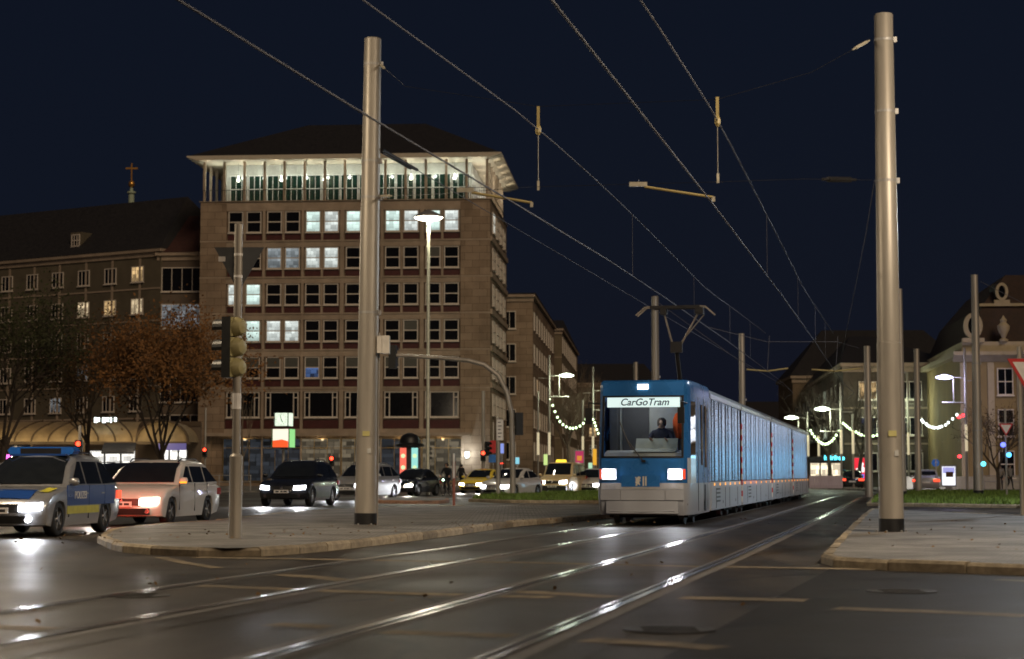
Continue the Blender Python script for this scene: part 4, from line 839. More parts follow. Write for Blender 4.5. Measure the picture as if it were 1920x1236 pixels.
        if rails: obj('roof_rail', MB().tube([(roof_f-.1, s*(cy(ww, H)-.1), H-.03), (roof_f-.3, s*(cy(ww, H)-.09), H+.035), (roof_r+.45, s*(cy(ww, H)-.09), H+.03), (roof_r+.25, s*(cy(ww, H)-.1), H-.03)], .018, 6), CHROME, t)
        for k, hx in enumerate((bp+.15, cp+.12)): obj('door_handle', MB().cbox((hx, s*(w*.992), belt-.16), (.18, .03, .03)), paint if name != 'taxi_van' else DARK, t)
        if seams: obj('door_seam', MB().box((bp-.006, s*w*.985-.006, .3), (bp+.006, s*w*.985+.012, belt)).box((xw-.18, s*w*.985-.006, .34), (xw-.168, s*w*.985+.012, belt)).box((cp-.006, s*w*.985-.006, .6), (cp+.006, s*w*.985+.012, belt)), DARK, t)
    # wheels
    ty, ri = wheel_meshes(wheel_r, .21)
    for x in (fa, ra_):
        for s in (-1, 1): o = link('wheel', ty, t, (x, s*(w-.12), wheel_r)); link('rim', ri, o)
    wl = MB()
    for x in (fa, ra_): wl.box((x-rr+.02, -w+.24, gc), (x+rr-.02, w-.24, .72))
    obj('wheel_well', wl, DARK, t)
    # nose: grille, intake, lamps, plate
    gz = hf-.15
    def nose(x, y, z): a = abs(y)/w; return x-.30*a**3
    gm = MB(); im = MB(); gw = w*.52
    for k in range(8):
        ya, yb = -gw+2*gw*k/8, -gw+2*gw*(k+1)/8; gm.face([(nose(xf+.006, ya, 0), ya, gz-.075), (nose(xf+.006, yb, 0), yb, gz-.075), (nose(xf-.012, yb, 0), yb, gz+.075), (nose(xf-.012, ya, 0), ya, gz+.075)])
        ya, yb = ya*1.35, yb*1.35; im.face([(nose(xf-.02, ya, 0), ya, gc+.06), (nose(xf-.02, yb, 0), yb, gc+.06), (nose(xf+.012, yb, 0), yb, gc+.2), (nose(xf+.012, ya, 0), ya, gc+.2)])
    obj('grille', gm, DARK, t); obj('air_intake', im, DARK, t)
    obj('badge', MB().lathe([(.01, 0), (.06, 0), (.06, .02), (.01, .025)], 12, M=Matrix.Translation((xf+.0, 0, gz+.02)) @ Matrix.Rotation(R(90), 4, 'Y')), CHROME, t)
    pm = obj('number_plate', MB().box((xf+.008, -.26, gc+.24), (xf+.03, .26, gc+.35)), PLATE, t)
    obj('plate_print', MB().box((xf+.0305, -.2, gc+.27), (xf+.032, -.08, gc+.32)).box((xf+.0305, -.02, gc+.27), (xf+.032, .06, gc+.32)).box((xf+.0305, .09, gc+.27), (xf+.032, .21, gc+.32)), plate_marks(), pm)
    for s in (-1, 1):
        yc = s*(w-.27); q = MB()
        a, b = yc-s*.19, yc+s*.2
        P = []
        for kx, y in enumerate((a, (a+b)/2, b)): P.append([(nose(xf+.045, y, 0), y*.96, gz-.06+.012*kx), (nose(xf-.005, y, 0)-.01*kx, y*.96, gz+.075+.012*kx)])
        for kx in range(2): q.face([P[kx][0], P[kx+1][0], P[kx+1][1], P[kx][1]])
        hl = obj('headlight', q, (HEADW if warm else HEADL) if lights else GALV, t)
        fx = nose(xf, s*(w-.3), 0); obj('fog_lamp', MB().lathe([(.01, -.02), (.06, -.02), (.06, .02), (.01, .02)], 10, M=Matrix.Translation((fx+.0, s*(w-.32), gc+.14)) @ Matrix.Rotation(R(90), 4, 'Y')), HEADL if name == 'police_car' else CHROME, t)
        tl = MB(); tz = belt-.2 if not van else .95
        y0, y1 = sorted((s*(w-.40), s*(w-.10))); tl.box((xr+.0, y0, tz-.08), (xr+.16, y1, tz+.09)); tl.box((xr+.1, min(s*(w-.12), s*(w+.004)), tz-.08), (xr+.34, max(s*(w-.12), s*(w+.004)), tz+.08))
        obj('tail_light', tl, TAILM if rear_lit else TAILO, t)
        if lights and beam: lamp('headlamp_beam', 'SPOT', beam, (1, .92, .8) if warm else (.92, .95, 1), t, (nose(xf+.1, yc, 0), yc, gz+.02), (R(85), 0, R(-90)), size=R(105), blend=.9, rad=.07)
    if rear_lit: obj('rear_plate', MB().box((xr-.015, -.26, .55), (xr+.005, .26, .66)), PLATE, t)
    if glow_rear: lamp('tail_lamp_light', 'SPOT', glow_rear, (1, .08, .04), t, (xr-.12, 0, .8), (0, R(90), 0), size=R(120), blend=.6, rad=.3)
    t['front'] = xf; return t, dict(w=w, xf=xf, xr=xr, belt=belt, H=H, xw=xw, bp=bp, cp=cp, fa=fa, ra=ra_, cy=cy, ww=ww, roof_f=roof_f, roof_r=roof_r, hf=hf, cowl=cowl, shape=shape)
SILVC = mat('silver_car_paint', (.36, .36, .37), rough=.3, metal=.55, var=.04, coat=.6)
WHITEC = mat('white_car_paint', (.62, .59, .55), rough=.3, var=.03, coat=.6)
BLACKC = mat('black_car_paint', (.012, .013, .016), rough=.2, var=.1, coat=.8)
GREYC = mat('pale_silver_car_paint', (.42, .41, .40), rough=.3, metal=.4, var=.04, coat=.6)
YELC = mat('yellow_car_paint', (.75, .55, .05), rough=.3, var=.03, coat=.6)
TAXIC = mat('taxi_beige_paint', (.62, .47, .25), rough=.35, var=.03, coat=.5)
POLB = mat('police_blue', (.015, .06, .25), rough=.3, var=.05, coat=.5); POLY = mat('police_yellow', (.55, .5, .05), rough=.4)
pc, D = car('police_car', 'silver and blue police estate with roof light bar rounding the island tip', (-9.05, 35.9), (-.10, -1), SILVC, 'estate', 4.6, 1.82, 1.52, 2.68, rails=True, seams=True, beam=200, glow_rear=340, rear_lit=True, cat='police car')
for s in (-1, 1):
    y = s*(D['w']-.012); m = MB()
    for a, b in ((D['xw']-.05, D['bp']), (D['bp']-.01, D['cp']), (D['cp']-.01, D['xr']+.5)):
        m.box((b+.012, min(y, y+s*.014), .56), (a-.004, max(y, y+s*.014), .93))
    o = obj('blue_stripe', m, POLB, pc)
    obj('yellow_stripe', MB().box((D['ra']+.42, min(y, y+s*.013), .40), (D['fa']-.42, max(y, y+s*.013), .545)), POLY, pc)
    text_mesh('police_lettering', 'POLIZEI', .2, WHITE, o, Matrix.Translation(((D['bp']+D['xw'])/2-.15, y+s*.018, .74)) @ Matrix.Rotation(R(90), 4, 'X') @ (Matrix.Rotation(R(180), 4, 'Y') if s > 0 else Matrix.Identity(4)))
hm = MB()
for ya, yb in ((-.62, -.36), (-.36, -.12), (-.12, .12), (.12, .36), (.36, .62)):
    for (xa, za), (xb, zb_) in (((.14, .016), (.45, .1475)), ((.45, .1475), (.62, .172))): hm.face([(*D['shape'](D['xf']-xa, y, 0)[:2], D['hf']+z-.035*(y/D['w'])**2+.014) for xa, y, z in ((xa, ya, za), (xa, yb, za), (xb, yb, zb_), (xb, ya, zb_))])
obj('bonnet_stripe', hm, POLB, pc)
for s in (-1, 1):
    obj('wing_stripe', MB().face([(D['xf']-.45, s*.66, D['hf']+.145), (D['xf']-.55, s*.80, D['hf']+.135), (D['xw']+.25, s*.83, D['cowl']-.05), (D['xw']+.25, s*.66, D['cowl']-.038)]), POLY, pc)
zr = D['H']
lb = obj('light_bar', MB().prism([(-.62, zr+.0), (-.66, zr+.07), (-.6, zr+.14), (.6, zr+.14), (.66, zr+.07), (.62, zr)], D['roof_f']-.55, D['roof_f']-.2, 'x'), mat('light_bar_blue', (.02, .13, .5), rough=.15, coat=.6), pc)
obj('light_bar_centre', MB().box((D['roof_f']-.56, -.4, zr+.01), (D['roof_f']-.19, .4, zr+.115)), DARK, lb)
obj('roof_stripe', MB().box((D['roof_f']-.18, -.55, zr-.03), (D['roof_f']-.02, .55, zr+.006)), POLB, pc)
we, D = car('white_estate', 'white estate car with orange indicator in its mirror behind the police car', (-8.25, 43.3), (-.14, -1), WHITEC, 'estate', 4.62, 1.8, 1.46, 2.68, rails=True, seams=True, beam=55, warm=True)
obj('mirror_indicator', MB().cbox((D['xw']-.1, D['w']+.1, D['belt']+.02), (.03, .16, .04)), ORNG, we)
car('dark_saloon', 'dark car half hidden behind the white estate', (-11.6, 55), (-.2, -1), BLACKC, 'estate', 4.5, 1.78, 1.46, beam=0, lights=False, rails=True)
car('black_suv', 'black suv with dazzling white headlights and a light number plate', (-7.75, 68.3), (-.17, -1), BLACKC, 'suv', 4.6, 1.86, 1.64, 2.75, rails=True, beam=330, wheel_r=.36)
car('silver_suv', 'silver suv half hidden by the mast on the paved island', (-6.55, 83.2), (-.32, -1), GREYC, 'suv', 4.5, 1.86, 1.62, 2.7, rails=True, beam=260, wheel_r=.35)
car('black_hatchback', 'small black hatchback with warm headlights near the advertising column', (-5.3, 100.3), (-.38, -1), BLACKC, 'hatch', 3.95, 1.7, 1.45, 2.45, beam=230, warm=True)
car('yellow_car', 'bright yellow hatchback with headlights on', (-1.85, 114.5), (-.35, -1), YELC, 'hatch', 4.1, 1.74, 1.46, 2.5, beam=220, warm=True)
car('white_hatchback', 'white hatchback behind the two sign poles on the grass median', (-.05, 93.5), (-.5, -1), WHITEC, 'hatch', 4.06, 1.73, 1.45, 2.55, beam=260)
tv, D = car('taxi_van', 'beige taxi van with a lit yellow roof sign', (2.85, 105.5), (-.3, -1), TAXIC, 'van', 4.45, 1.8, 1.82, 2.68, beam=240, cat='taxi')
obj('taxi_sign', MB().prism([(-.3, 1.83), (-.26, 1.97), (.26, 1.97), (.3, 1.83)], D['roof_f']-.45, D['roof_f']-.3, 'x'), glow('taxi_sign_yellow', (1, .72, .05), 1.6), tv)
obj('front_bumper', MB().box((D['xf']-.3, -.8, .2), (D['xf']+.02, .8, .52)), DARK, tv)
car('white_car', 'white car with bright lights half hidden by the tram cab', (4.75, 108), (-.28, -1), WHITEC, 'hatch', 4.2, 1.75, 1.47, beam=200)
car('grey_hatchback', 'grey hatchback seen from behind with red tail lights by the lit poster', (28.2, 127.5), (.22, 1), GREYC, 'hatch', 4.25, 1.78, 1.47, rear_lit=True, beam=60, glow_rear=8)
car('distant_car', 'small dark car with red tail lights before the shop window', (26.0, 144), (.1, 1), BLACKC, 'hatch', 4.2, 1.76, 1.5, rear_lit=True, beam=0, glow_rear=12)
# ================================================================ traffic signals, signs, posts
HOUS = mat('signal_yellow_back', (.33, .29, .14), rough=.5, var=.08); HOUSD = mat('signal_black', (.015, .015, .014), rough=.5)
RED = glow('signal_red', (1, .05, .02), 6); LENS = mat('dark_lens', (.02, .02, .02), rough=.15)
SIGR = mat('sign_red', (.55, .03, .03), rough=.4); SIGW = mat('sign_white', (.75, .73, .7), rough=.4); SIGB = mat('sign_blue', (.04, .2, .62), rough=.4); SIGK = mat('sign_back_grey', (.07, .075, .08), rough=.6)
def signal(parent, loc, rz, on=0, n=3, back=HOUSD, s=1.0, lit=RED, domes=False):
    """facing local -y"""
    h = MB(); q = .30*s
    h.box((-.15*s, 0, 0), (.15*s, .16*s, n*q)); o = link('signal_head', h.mesh('signal_head', HOUSD), parent, loc, rz)
    if domes:
        d = MB()
        for k in range(n): d.lathe([(.155*s, .0), (.15*s, .05*s), (.10*s, .12*s), (.02*s, .14*s)], 14, M=Matrix.Translation((0, .16*s, (k+.5)*q)) @ Matrix.Rotation(R(-90), 4, 'X'))
        for k in range(n): d.box((-.15*s, .155*s, k*q+.01), (.15*s, .17*s, (k+1)*q-.01))
        obj('signal_back', d, back, o, smooth=40)
    for k in range(n):
        v = MB(); c = (k+.5)*q
        for a in range(10):
            a0, a1 = R(-20)+R(220)*a/10, R(-20)+R(220)*(a+1)/10; r = .125*s
            v.face([(math.cos(a0)*r, -.005, c+math.sin(a0)*r), (math.cos(a1)*r, -.005, c+math.sin(a1)*r), (math.cos(a1)*r, -.2*s, c+math.sin(a1)*r), (math.cos(a0)*r, -.2*s, c+math.sin(a0)*r)])
        obj('visor', v, HOUSD, o)
        obj('lens', MB().lathe([(.01, -.01), (.1*s, -.01), (.1*s, .01)], 14, M=Matrix.Translation((0, -.004, c)) @ Matrix.Rotation(R(90), 4, 'X')), lit if (n-1-k) == on else LENS, o)
    return o
def post(name, label, p, r, H, cat='post', m=None, cap=True, base=None):
    t = thing(name, label, cat, (p[0], p[1], p[2] if len(p) > 2 else 0)); prof = ([(base[0], 0), (base[0], base[1]), (r*1.02, base[1]+.04)] if base else [(r, 0)]) + [(r, H-.01), (r*.8, H)]
    obj('post_tube', MB().lathe(prof, 14), m or GALV, t, smooth=40); return t
# signal post on the paved island
p = G(441, 1010, .12); p.z = .12
t = post('signal_post', 'grey signal post with side-facing yellow-backed traffic light on the paved island', p, .066, 5.02, 'traffic light', base=(.105, 1.3))
signal(t, (-.17, .08, 2.55), R(-118), on=9, domes=True, back=HOUS, s=1.08)
sg = MB(); a = .36; sg.prism([(-.40, 4.65), (.40, 4.65), (0, 3.93)], .075, .09, 'y'); o = obj('yield_sign', sg, SIGK, t)
obj('sticker', MB().box((-.33, .064, 4.42), (-.22, .0745, 4.5)), SIGW, t)
for za, zb_ in ((4.15, 4.19), (4.5, 4.54), (2.05, 2.3)): obj('strap', MB().lathe([(.071, za), (.071, zb_)], 14, caps=False), SIGW, t)
# signal on the arm
p = G(962, 930.5, .1); t = post('signal_arm_mast', 'grey curved arm mast reaching over the road from the grass median', (p.x, p.y, .1), .13, .3, 'traffic light')
Y = p.y; ap = [AT(962, 930, Y), AT(961, 850, Y), AT(959, 775, Y), AT(950, 735, Y), AT(934, 704, Y), AT(908, 684, Y), AT(878, 676, Y), AT(820, 671, Y), AT(738, 666, Y)]
obj('curved_arm', MB().tube([(q.x-p.x, 0, q.z-.1) for q in ap], [.14, .135, .13, .125, .12, .11, .105, .095, .085], 12), GALV, t, smooth=50)
q = ap[-1]; signal(t, (q.x-p.x, .1, q.z-.75), R(160), on=9, s=1.25); signal(t, (.25, .12, AT(962, 820, Y).z), R(200), on=9, s=1.2)
# cabinet on the mast of the paved island
cb = obj('signal_cabinet', MB().box((-.0, -.12, 0), (.1, .12, .34)).box((.105, -.14, -.01), (.25, .14, .35)), mat('cabinet_grey', (.6, .57, .52), rough=.5), None, (AT(708, 663, 37.7).x, 37.62, AT(708, 663, 37.7).z)); tag(cb, 'pale grey control box strapped to the thick island mast', 'cabinet')
# sign plate pole on the median
p = G(934, 931, .1); t = post('sign_pole', 'thin pole with a tall white notice plate on the grass median', (p.x, p.y, .1), .11, AT(934, 783, p.y).z-.1, 'sign')
q0, q1 = AT(931, 826, p.y), AT(943, 787, p.y); sp_ = obj('notice_plate', MB().box((q0.x-p.x, -.16, q0.z-.1), (q1.x-p.x+.02, -.13, q1.z-.1)), SIGW, t)
lt = MB()
for k in range(5): lt.box((q0.x-p.x+.07, -.166, q0.z+.05+k*.17), (q1.x-p.x-.1+.04*(k % 2), -.161, q0.z+.09+k*.17))
obj('notice_print', lt, SIGK, sp_)
def simple_signal(label, px, Y, top, sy, rz=0, on=0, s=1.0, r=.06, m=None, n=3, base_z=0.0):
    q = AT(px, 890, Y); t = post('traffic_light', label, (q.x, Y, base_z), r, AT(px, top, Y).z-base_z, 'traffic light', m); signal(t, (.0, -.2, AT(px, sy, Y).z-base_z-.5*s), rz, on, n=n, s=s); return t
ptall = simple_signal('tall pale pole with a red traffic light at the corner of the office block', 906, 118, 733, 848, on=0, s=1.15, r=.1, n=2)
signal(ptall, (.32, -.1, 2.3), R(60), on=9, s=1.0)
simple_signal('slim pole with yellow-backed signal showing red by the autumn tree', 384, 116, 765, 842, on=0, s=1.0, n=2)
simple_signal('red traffic light in front of the lit shop window', 622, 122, 838, 858, on=0, s=1.15, n=2)
simple_signal('red traffic light standing by the vaulted canopy', 148, 72, 798, 830, on=0, s=.95, n=2)
simple_signal('signal pole beside the advertising column', 804, 122, 816, 850, rz=R(90), on=9, s=1.0)
simple_signal('small red signal by the striped chevron signs', 941, 122, 850, 868, on=0, s=.8, n=2)
def disc(m, cx, cz, r, y0, y1, n=20): return m.lathe([(.001, -y1), (r, -y1), (r, -y0), (.001, -y0)], n, M=Matrix.Translation((cx, 0, cz)) @ Matrix.Rotation(R(90), 4, 'X'))
# no-entry sign
q = AT(925, 890, 120); t = post('no_entry_sign', 'round red no-entry sign with a small blue plate below', (q.x, 120, 0), .04, 4.5, 'sign'); z = AT(925, 838, 120).z
o = obj('sign_disc', disc(MB(), 0, z, .42, -.08, -.06), SIGR, t); o.location = (0, -.12, 0); obj('sign_bar', MB().box((-.3, -.075-.12+.1, z-.07), (.3, -.07, z+.07)), SIGW, t).location = (0, -.06, 0)
obj('small_plate', MB().box((-.3, -.1, z-1.0), (.3, -.08, z-.5)), SIGB, t)
# give-way signs
def yield_sign(label, px, base, top, Y, cx, yt, wpx):
    q = AT(px, 890, Y); t = post('yield_sign', label, (q.x, Y, 0), .045 if Y > 60 else .06, AT(px, top, Y).z, 'sign'); zt = AT(cx, yt, Y).z; a = wpx/F*Y/2; x0 = AT(cx, 890, Y).x-q.x
    def tri(f): h = a*1.73; c = zt-h*.36; return [(x0+(-a)*f, c+(zt-c)*f), (x0+a*f, c+(zt-c)*f), (x0, c+(zt-h-c)*f)]
    obj('red_border', MB().prism(tri(1), -.1, -.085, 'y'), SIGR, t); obj('white_field', MB().prism(tri(.72), -.104, -.1005, 'y'), SIGW, t); return t
yield_sign('large red-bordered give-way sign on a grey pole behind the corner island', 1916, 975, 650, 46.5, 1927, 673, 72)
t = yield_sign('small give-way sign over blue signal lamps before the palace', 1887, 935, 766, 88, 1887, 794.5, 27)
for px, py, c in ((1882, 834, (.12, .16, 1)), (1893, 853, (.1, .5, 1)), (1845, 870, (.1, .7, .9))):
    q = AT(px, py, 87.7); b = AT(1887, 890, 88); k = glow('blue_lamp_%d' % px, c, 3); obj('blue_lamp', MB().lathe([(.02, -.1), (.11, -.08), (.12, .0), (.1, .08), (.02, .1)], 12, M=Matrix.Translation((q.x-b.x, -.2, q.z)) @ Matrix.Rotation(R(90), 4, 'X')), k, t)
q = AT(1755, 890, 130); t = post('cycle_sign', 'round blue cycle path sign on a short post', (q.x, 130, 0), .04, AT(1755, 860, 130).z, 'sign'); z = AT(1755, 868, 130).z
obj('sign_disc', disc(MB(), 0, z, .27, .06, .08), SIGB, t); obj('cycle_symbol', MB().lathe([(.06, -.1), (.08, -.1), (.08, -.095), (.06, -.095)], 12, M=Matrix.Translation((-.1, 0, z-.04)) @ Matrix.Rotation(R(90), 4, 'X'), caps=False).lathe([(.06, -.1), (.08, -.1), (.08, -.095), (.06, -.095)], 12, M=Matrix.Translation((.1, 0, z-.04)) @ Matrix.Rotation(R(90), 4, 'X'), caps=False).tube([(-.1, -.098, z-.04), (-.02, -.098, z+.07), (.08, -.098, z+.07), (.1, -.098, z-.04)], .012, 4), SIGW, t)
# lit posters
def poster(label, px0, px1, py0, py1, Y, mats, body, rz=0):
    a, b = AT(px0, py1, Y), AT(px1, py0, Y); t = thing('poster_case', label, 'poster', ((a.x+b.x)/2, Y, .1), rz); w = (b.x-a.x)/2; h0, h1 = a.z-.1, b.z-.1
    obj('case', MB().box((-w-.08, .03, h0-.12), (w+.08, .22, h1+.1)).box((-w*.5, .06, 0), (w*.5, .2, h0-.12)), GALV2, t)
    o = obj('lit_poster', MB().box((-w, .0, h0), (w, .028, h1)), mats, t); body(o, w, h0, h1); return t
def body1(o, w, z0, z1):
    P = mat('poster_pale', (.1, .1, .1)); g = glow('poster_white_fig', (1, .9, .9), 1.3)
    obj('poster_picture', MB().lathe([(.02, .0), (.2, .05), (.22, .4), (.1, .55), (.16, .68), (.14, .85), (.02, .95)], 10, M=Matrix.Translation((.12, -.012, z0+.55)) @ Matrix.Diagonal((1.1, .03, .9, 1))).lathe([(.02, 0), (.14, .06), (.14, .3), (.02, .36)], 10, M=Matrix.Translation((-.18, -.012, z0+.55)) @ Matrix.Diagonal((1, .03, 1, 1))), g, o)
    obj('poster_picture', MB().box((-.02, -.011, z0+.12), (.32, -.002, z0+.42)), glow('poster_blue_fig', (.15, .2, .9), .9), o)
poster('tall red lit poster case beside the steel mast', 1602, 1623, 859, 899, 150, glow('poster_red', (1, .03, .06), .85), body1)
def body2(o, w, z0, z1):
    obj('poster_picture', MB().box((-.2, -.01, z0+.55), (.3, -.002, z0+.9)), mat('poster_brown', (.12, .05, .02)), o); obj('poster_picture', MB().box((-w+.05, -.009, z1-.45), (w-.05, -.002, z1-.05)), glow('poster_lilac', (.5, .5, 1), .7), o)
poster('white and lilac lit poster case beside the grey hatchback', 1767, 1791, 875, 910, 126, glow('poster_white', (.9, .93, 1), 1.2), body2)
def plain(o, w, z0, z1): obj('poster_picture', MB().box((-w*.6, -.01, z0+(z1-z0)*.2), (w*.6, -.002, z0+(z1-z0)*.6)), glow('poster_orange', (1, .4, .05), .5), o)
poster('magenta and orange advertising box behind the taxi van', 1079, 1094, 846, 868, 156, glow('poster_magenta', (.75, .05, .2), .4), plain)
for px, y0, y1, Y, c, lab in ((1107, 868, 912, 150, (.6, 1, .7), 'tall green-white lit stele close to the tram cab'), (1115, 842, 872, 150, (1, .5, .04), 'orange lit box close to the tram cab'), (1023, 852, 872, 152, (.75, 1, .35), 'yellow-green lit shop sign on the festive street'), (941, 832, 850, 121, (.3, .4, 1), 'small blue-white lit plate by the sign pole'), (970, 858, 870, 119, (.3, .8, 1), 'pale blue plate behind the curved arm mast')):
    a, b = AT(px-3.5, y1, Y), AT(px+3.5, y0, Y); t = thing('lit_sign', lab, 'sign', ((a.x+b.x)/2, Y, 0)); w = (b.x-a.x)/2
    obj('sign_case', MB().box((-w-.03, .01, a.z-.04), (w+.03, .1, b.z+.04)).box((-.05, .02, 0), (.05, .09, a.z-.04)), GALV2, t); obj('sign_face', MB().box((-w, -.02, a.z), (w, .008, b.z)), glow('sign_%d' % px, c, .7), t)
q = G(851, 943, .1); t = post('marker_post', 'thin red-brown marker post on the reddish refuge kerb', (q.x, q.y, .0), .05, AT(851, 866, q.y).z, 'post', mat('marker_red', (.35, .12, .08), rough=.6)); obj('plate', MB().box((-.03, -.14, 1.0), (.03, .14, 1.9)), SIGW, t)
# clock with advertising cube
q = AT(531, 890, 120); t = post('street_clock', 'lit square clock above a lit red and white advertising cube', (q.x, 120, .0), .09, 3.2, 'clock')
def cube_panel(parent, z0, z1, hw, m1, m2):
    o = obj('housing', MB().box((-hw-.05, -hw-.05, z0-.05), (hw+.05, hw+.05, z1+.05)), DARK, parent)
    a = obj('lit_face', MB().box((-hw, -hw-.075, z0), (hw, -hw-.052, z1)), m1, parent); obj('lit_face', MB().box((hw+.052, -hw, z0), (hw+.075, hw, z1)), m2, parent); obj('lit_face', MB().box((-hw-.075, -hw, z0), (-hw-.052, hw, z1)), m2, parent); return a
t.rotation_euler = (0, 0, R(-12))
CL = glow('clock_face', (.85, 1, .8), 1.0); z0, z1 = AT(531, 799, 120).z, AT(531, 775, 120).z
f = cube_panel(t, z0, z1, (z1-z0)/2, CL, CL); hw = (z1-z0)/2; zc = (z0+z1)/2; k = MB()
for i in range(12):
    a = 2*math.pi*i/12; r0, r1 = hw*.72, hw*.88; k.tube([(math.sin(a)*r0, -hw-.085, zc+math.cos(a)*r0), (math.sin(a)*r1, -hw-.085, zc+math.cos(a)*r1)], .022, 4)
for a, r1, th in ((R(149), hw*.5, .03), (R(-12), hw*.72, .022)): k.tube([(0, -hw-.09, zc), (math.sin(a)*r1, -hw-.09, zc+math.cos(a)*r1)], th, 4)
obj('clock_marks', k, DARK, f)
z0, z1 = AT(531, 839, 120).z, AT(531, 805, 120).z; f2 = cube_panel(t, z0, z1, .52, glow('ad_cream', (1, .93, .75), 1.0), glow('ad_green', (.4, 1, .35), .7))
obj('ad_picture', MB().prism([(-.52, z0), (.52, z0), (.52, z0+.38), (.1, z0+.5), (-.52, z0+.42)], -.61, -.605, 'y'), glow('ad_red', (1, .12, .03), .9), f2)
obj('ad_picture', disc(MB(), 0, z1-.3, .16, .606, .612), mat('ad_emblem', (.12, .1, .02)), f2)
# advertising column
q = AT(768, 890, 130); t = thing('advertising_column', 'round advertising column with a black domed cap and lit poster strips', 'advertising column', (q.x, 130, .12))
obj('column', MB().lathe([(.62, 0), (.62, 3.0)], 20), mat('column_dark', (.03, .03, .032), rough=.5), t, smooth=40); obj('cap', MB().lathe([(.98, 2.95), (1.0, 3.1), (.72, 3.2), (.68, 3.5), (.5, 3.75), (.15, 3.9)], 20), DARK, t, smooth=40)
for x, c, st, nm in ((-.42, (1, .18, .12), .9, 'red'), (.38, (.4, .95, .9), .7, 'teal')):
    o = obj('poster_strip', MB().box((x-.22, -.66, .35), (x+.22, -.55, 2.85)), glow('column_'+nm, c, st), t); d = MB()
    for kz in (.7, 1.5, 2.3): d.lathe([(.01, 0), (.15, 0), (.15, .01)], 12, M=Matrix.Translation((x, -.662, kz)) @ Matrix.Rotation(R(90), 4, 'X'))
    obj('poster_print', d, glow('column_print', (.75, 1, .55), .9), o)
# office-lamp on the wall of the block
q = AT(876, 853, 168); o = tag(obj('wall_lamp', MB().box((-.14, -.3, -.25), (.14, -.02, .25)), glow('wall_lamp_glow', (.8, .95, 1), 12), None, (q.x, 167.4, q.z)), 'small bright lamp on the stone corner of the office block', 'lamp'); lamp('wall_light', 'POINT', 120, (.85, .95, 1), o, (0, -.8, 0), rad=.1)
# tall square lamp
def street_lamp(label, px, Y, zt, head=.62, e=2500, col=(1, .93, .72), x=None):
    X = AT(px, 890, Y).x if x is None else x; t = thing('street_lamp', label, 'street lamp', (X, Y, .0))
    obj('post_tube', MB().lathe([(.13, 0), (.13, 1.0), (.10, 1.05), (.085, zt)], 12), mat('lamp_post_pale', (.5, .5, .4), rough=.45, metal=.3), t, smooth=40)
    obj('lamp_hood', MB().lathe([(head*1.35, zt+.08), (head*1.3, zt+.18), (head*.5, zt+.42), (.1, zt+.5)], 20), GALV2, t, smooth=40); obj('lamp_glass', MB().lathe([(.15, zt-.12), (head*1.1, zt+.0), (head*1.25, zt+.075)], 20), glow('lamp_glass_%d' % int(e), col, 12), t, smooth=40)
    lamp('lamp_light', 'POINT', e, col, t, (0, 0, zt-.4), rad=.35); return t
# further lamps of the same kind light the crossing from beside the view
street_lamp('tall lamp beside the crossing near the corner island', 0, 25.5, 10.5, .5, 4000, (1, .82, .6), x=10)
street_lamp('tall lamp beside the crossing near the paved island', 0, 31, 10.5, .5, 3600, (1, .8, .55), x=-11)
street_lamp('tall cool-white lamp at the pavement facing the tram flank', 0, 56, 10.5, .5, 5200, (.82, .92, 1), x=18.5)
street_lamp('tall lamp before the autumn tree road', 0, 66, 10.5, .5, 4200, (1, .82, .58), x=-21)
street_lamp('tall lamp with a round bright head before the office block', 802, 103, AT(802, 411, 103).z, .62, 2600)
# railings
def railing(label, a, b, H=1.0, m=None):
    a, b = Vector(a), Vector(b); d = b-a; n = max(2, int(d.length/1.6)); t = thing('railing', label, 'railing', a, math.atan2(d.y, d.x)); L = d.length
    for k in range(n+1): obj('post', MB().box((L*k/n-.025, -.025, 0), (L*k/n+.025, .025, H)), m or GALV2, t)
    for z in (H-.04, H*.55): obj('rail', MB().tube([(0, 0, z), (L, 0, z)], .024, 6), m or GALV2, t)
railing('grey steel railing along the pavement under the autumn tree', (AT(352, 890, 118).x, 118, .12), (AT(470, 890, 118).x, 118, .12)); railing('grey steel railing behind the black hatchback', (AT(700, 890, 120).x, 120, .12), (AT(832, 890, 120).x, 120, .12)); railing('thin railing by the people before the palace', (AT(1846, 890, 128).x, 128, .1), (AT(1990, 890, 128).x, 128, .1))
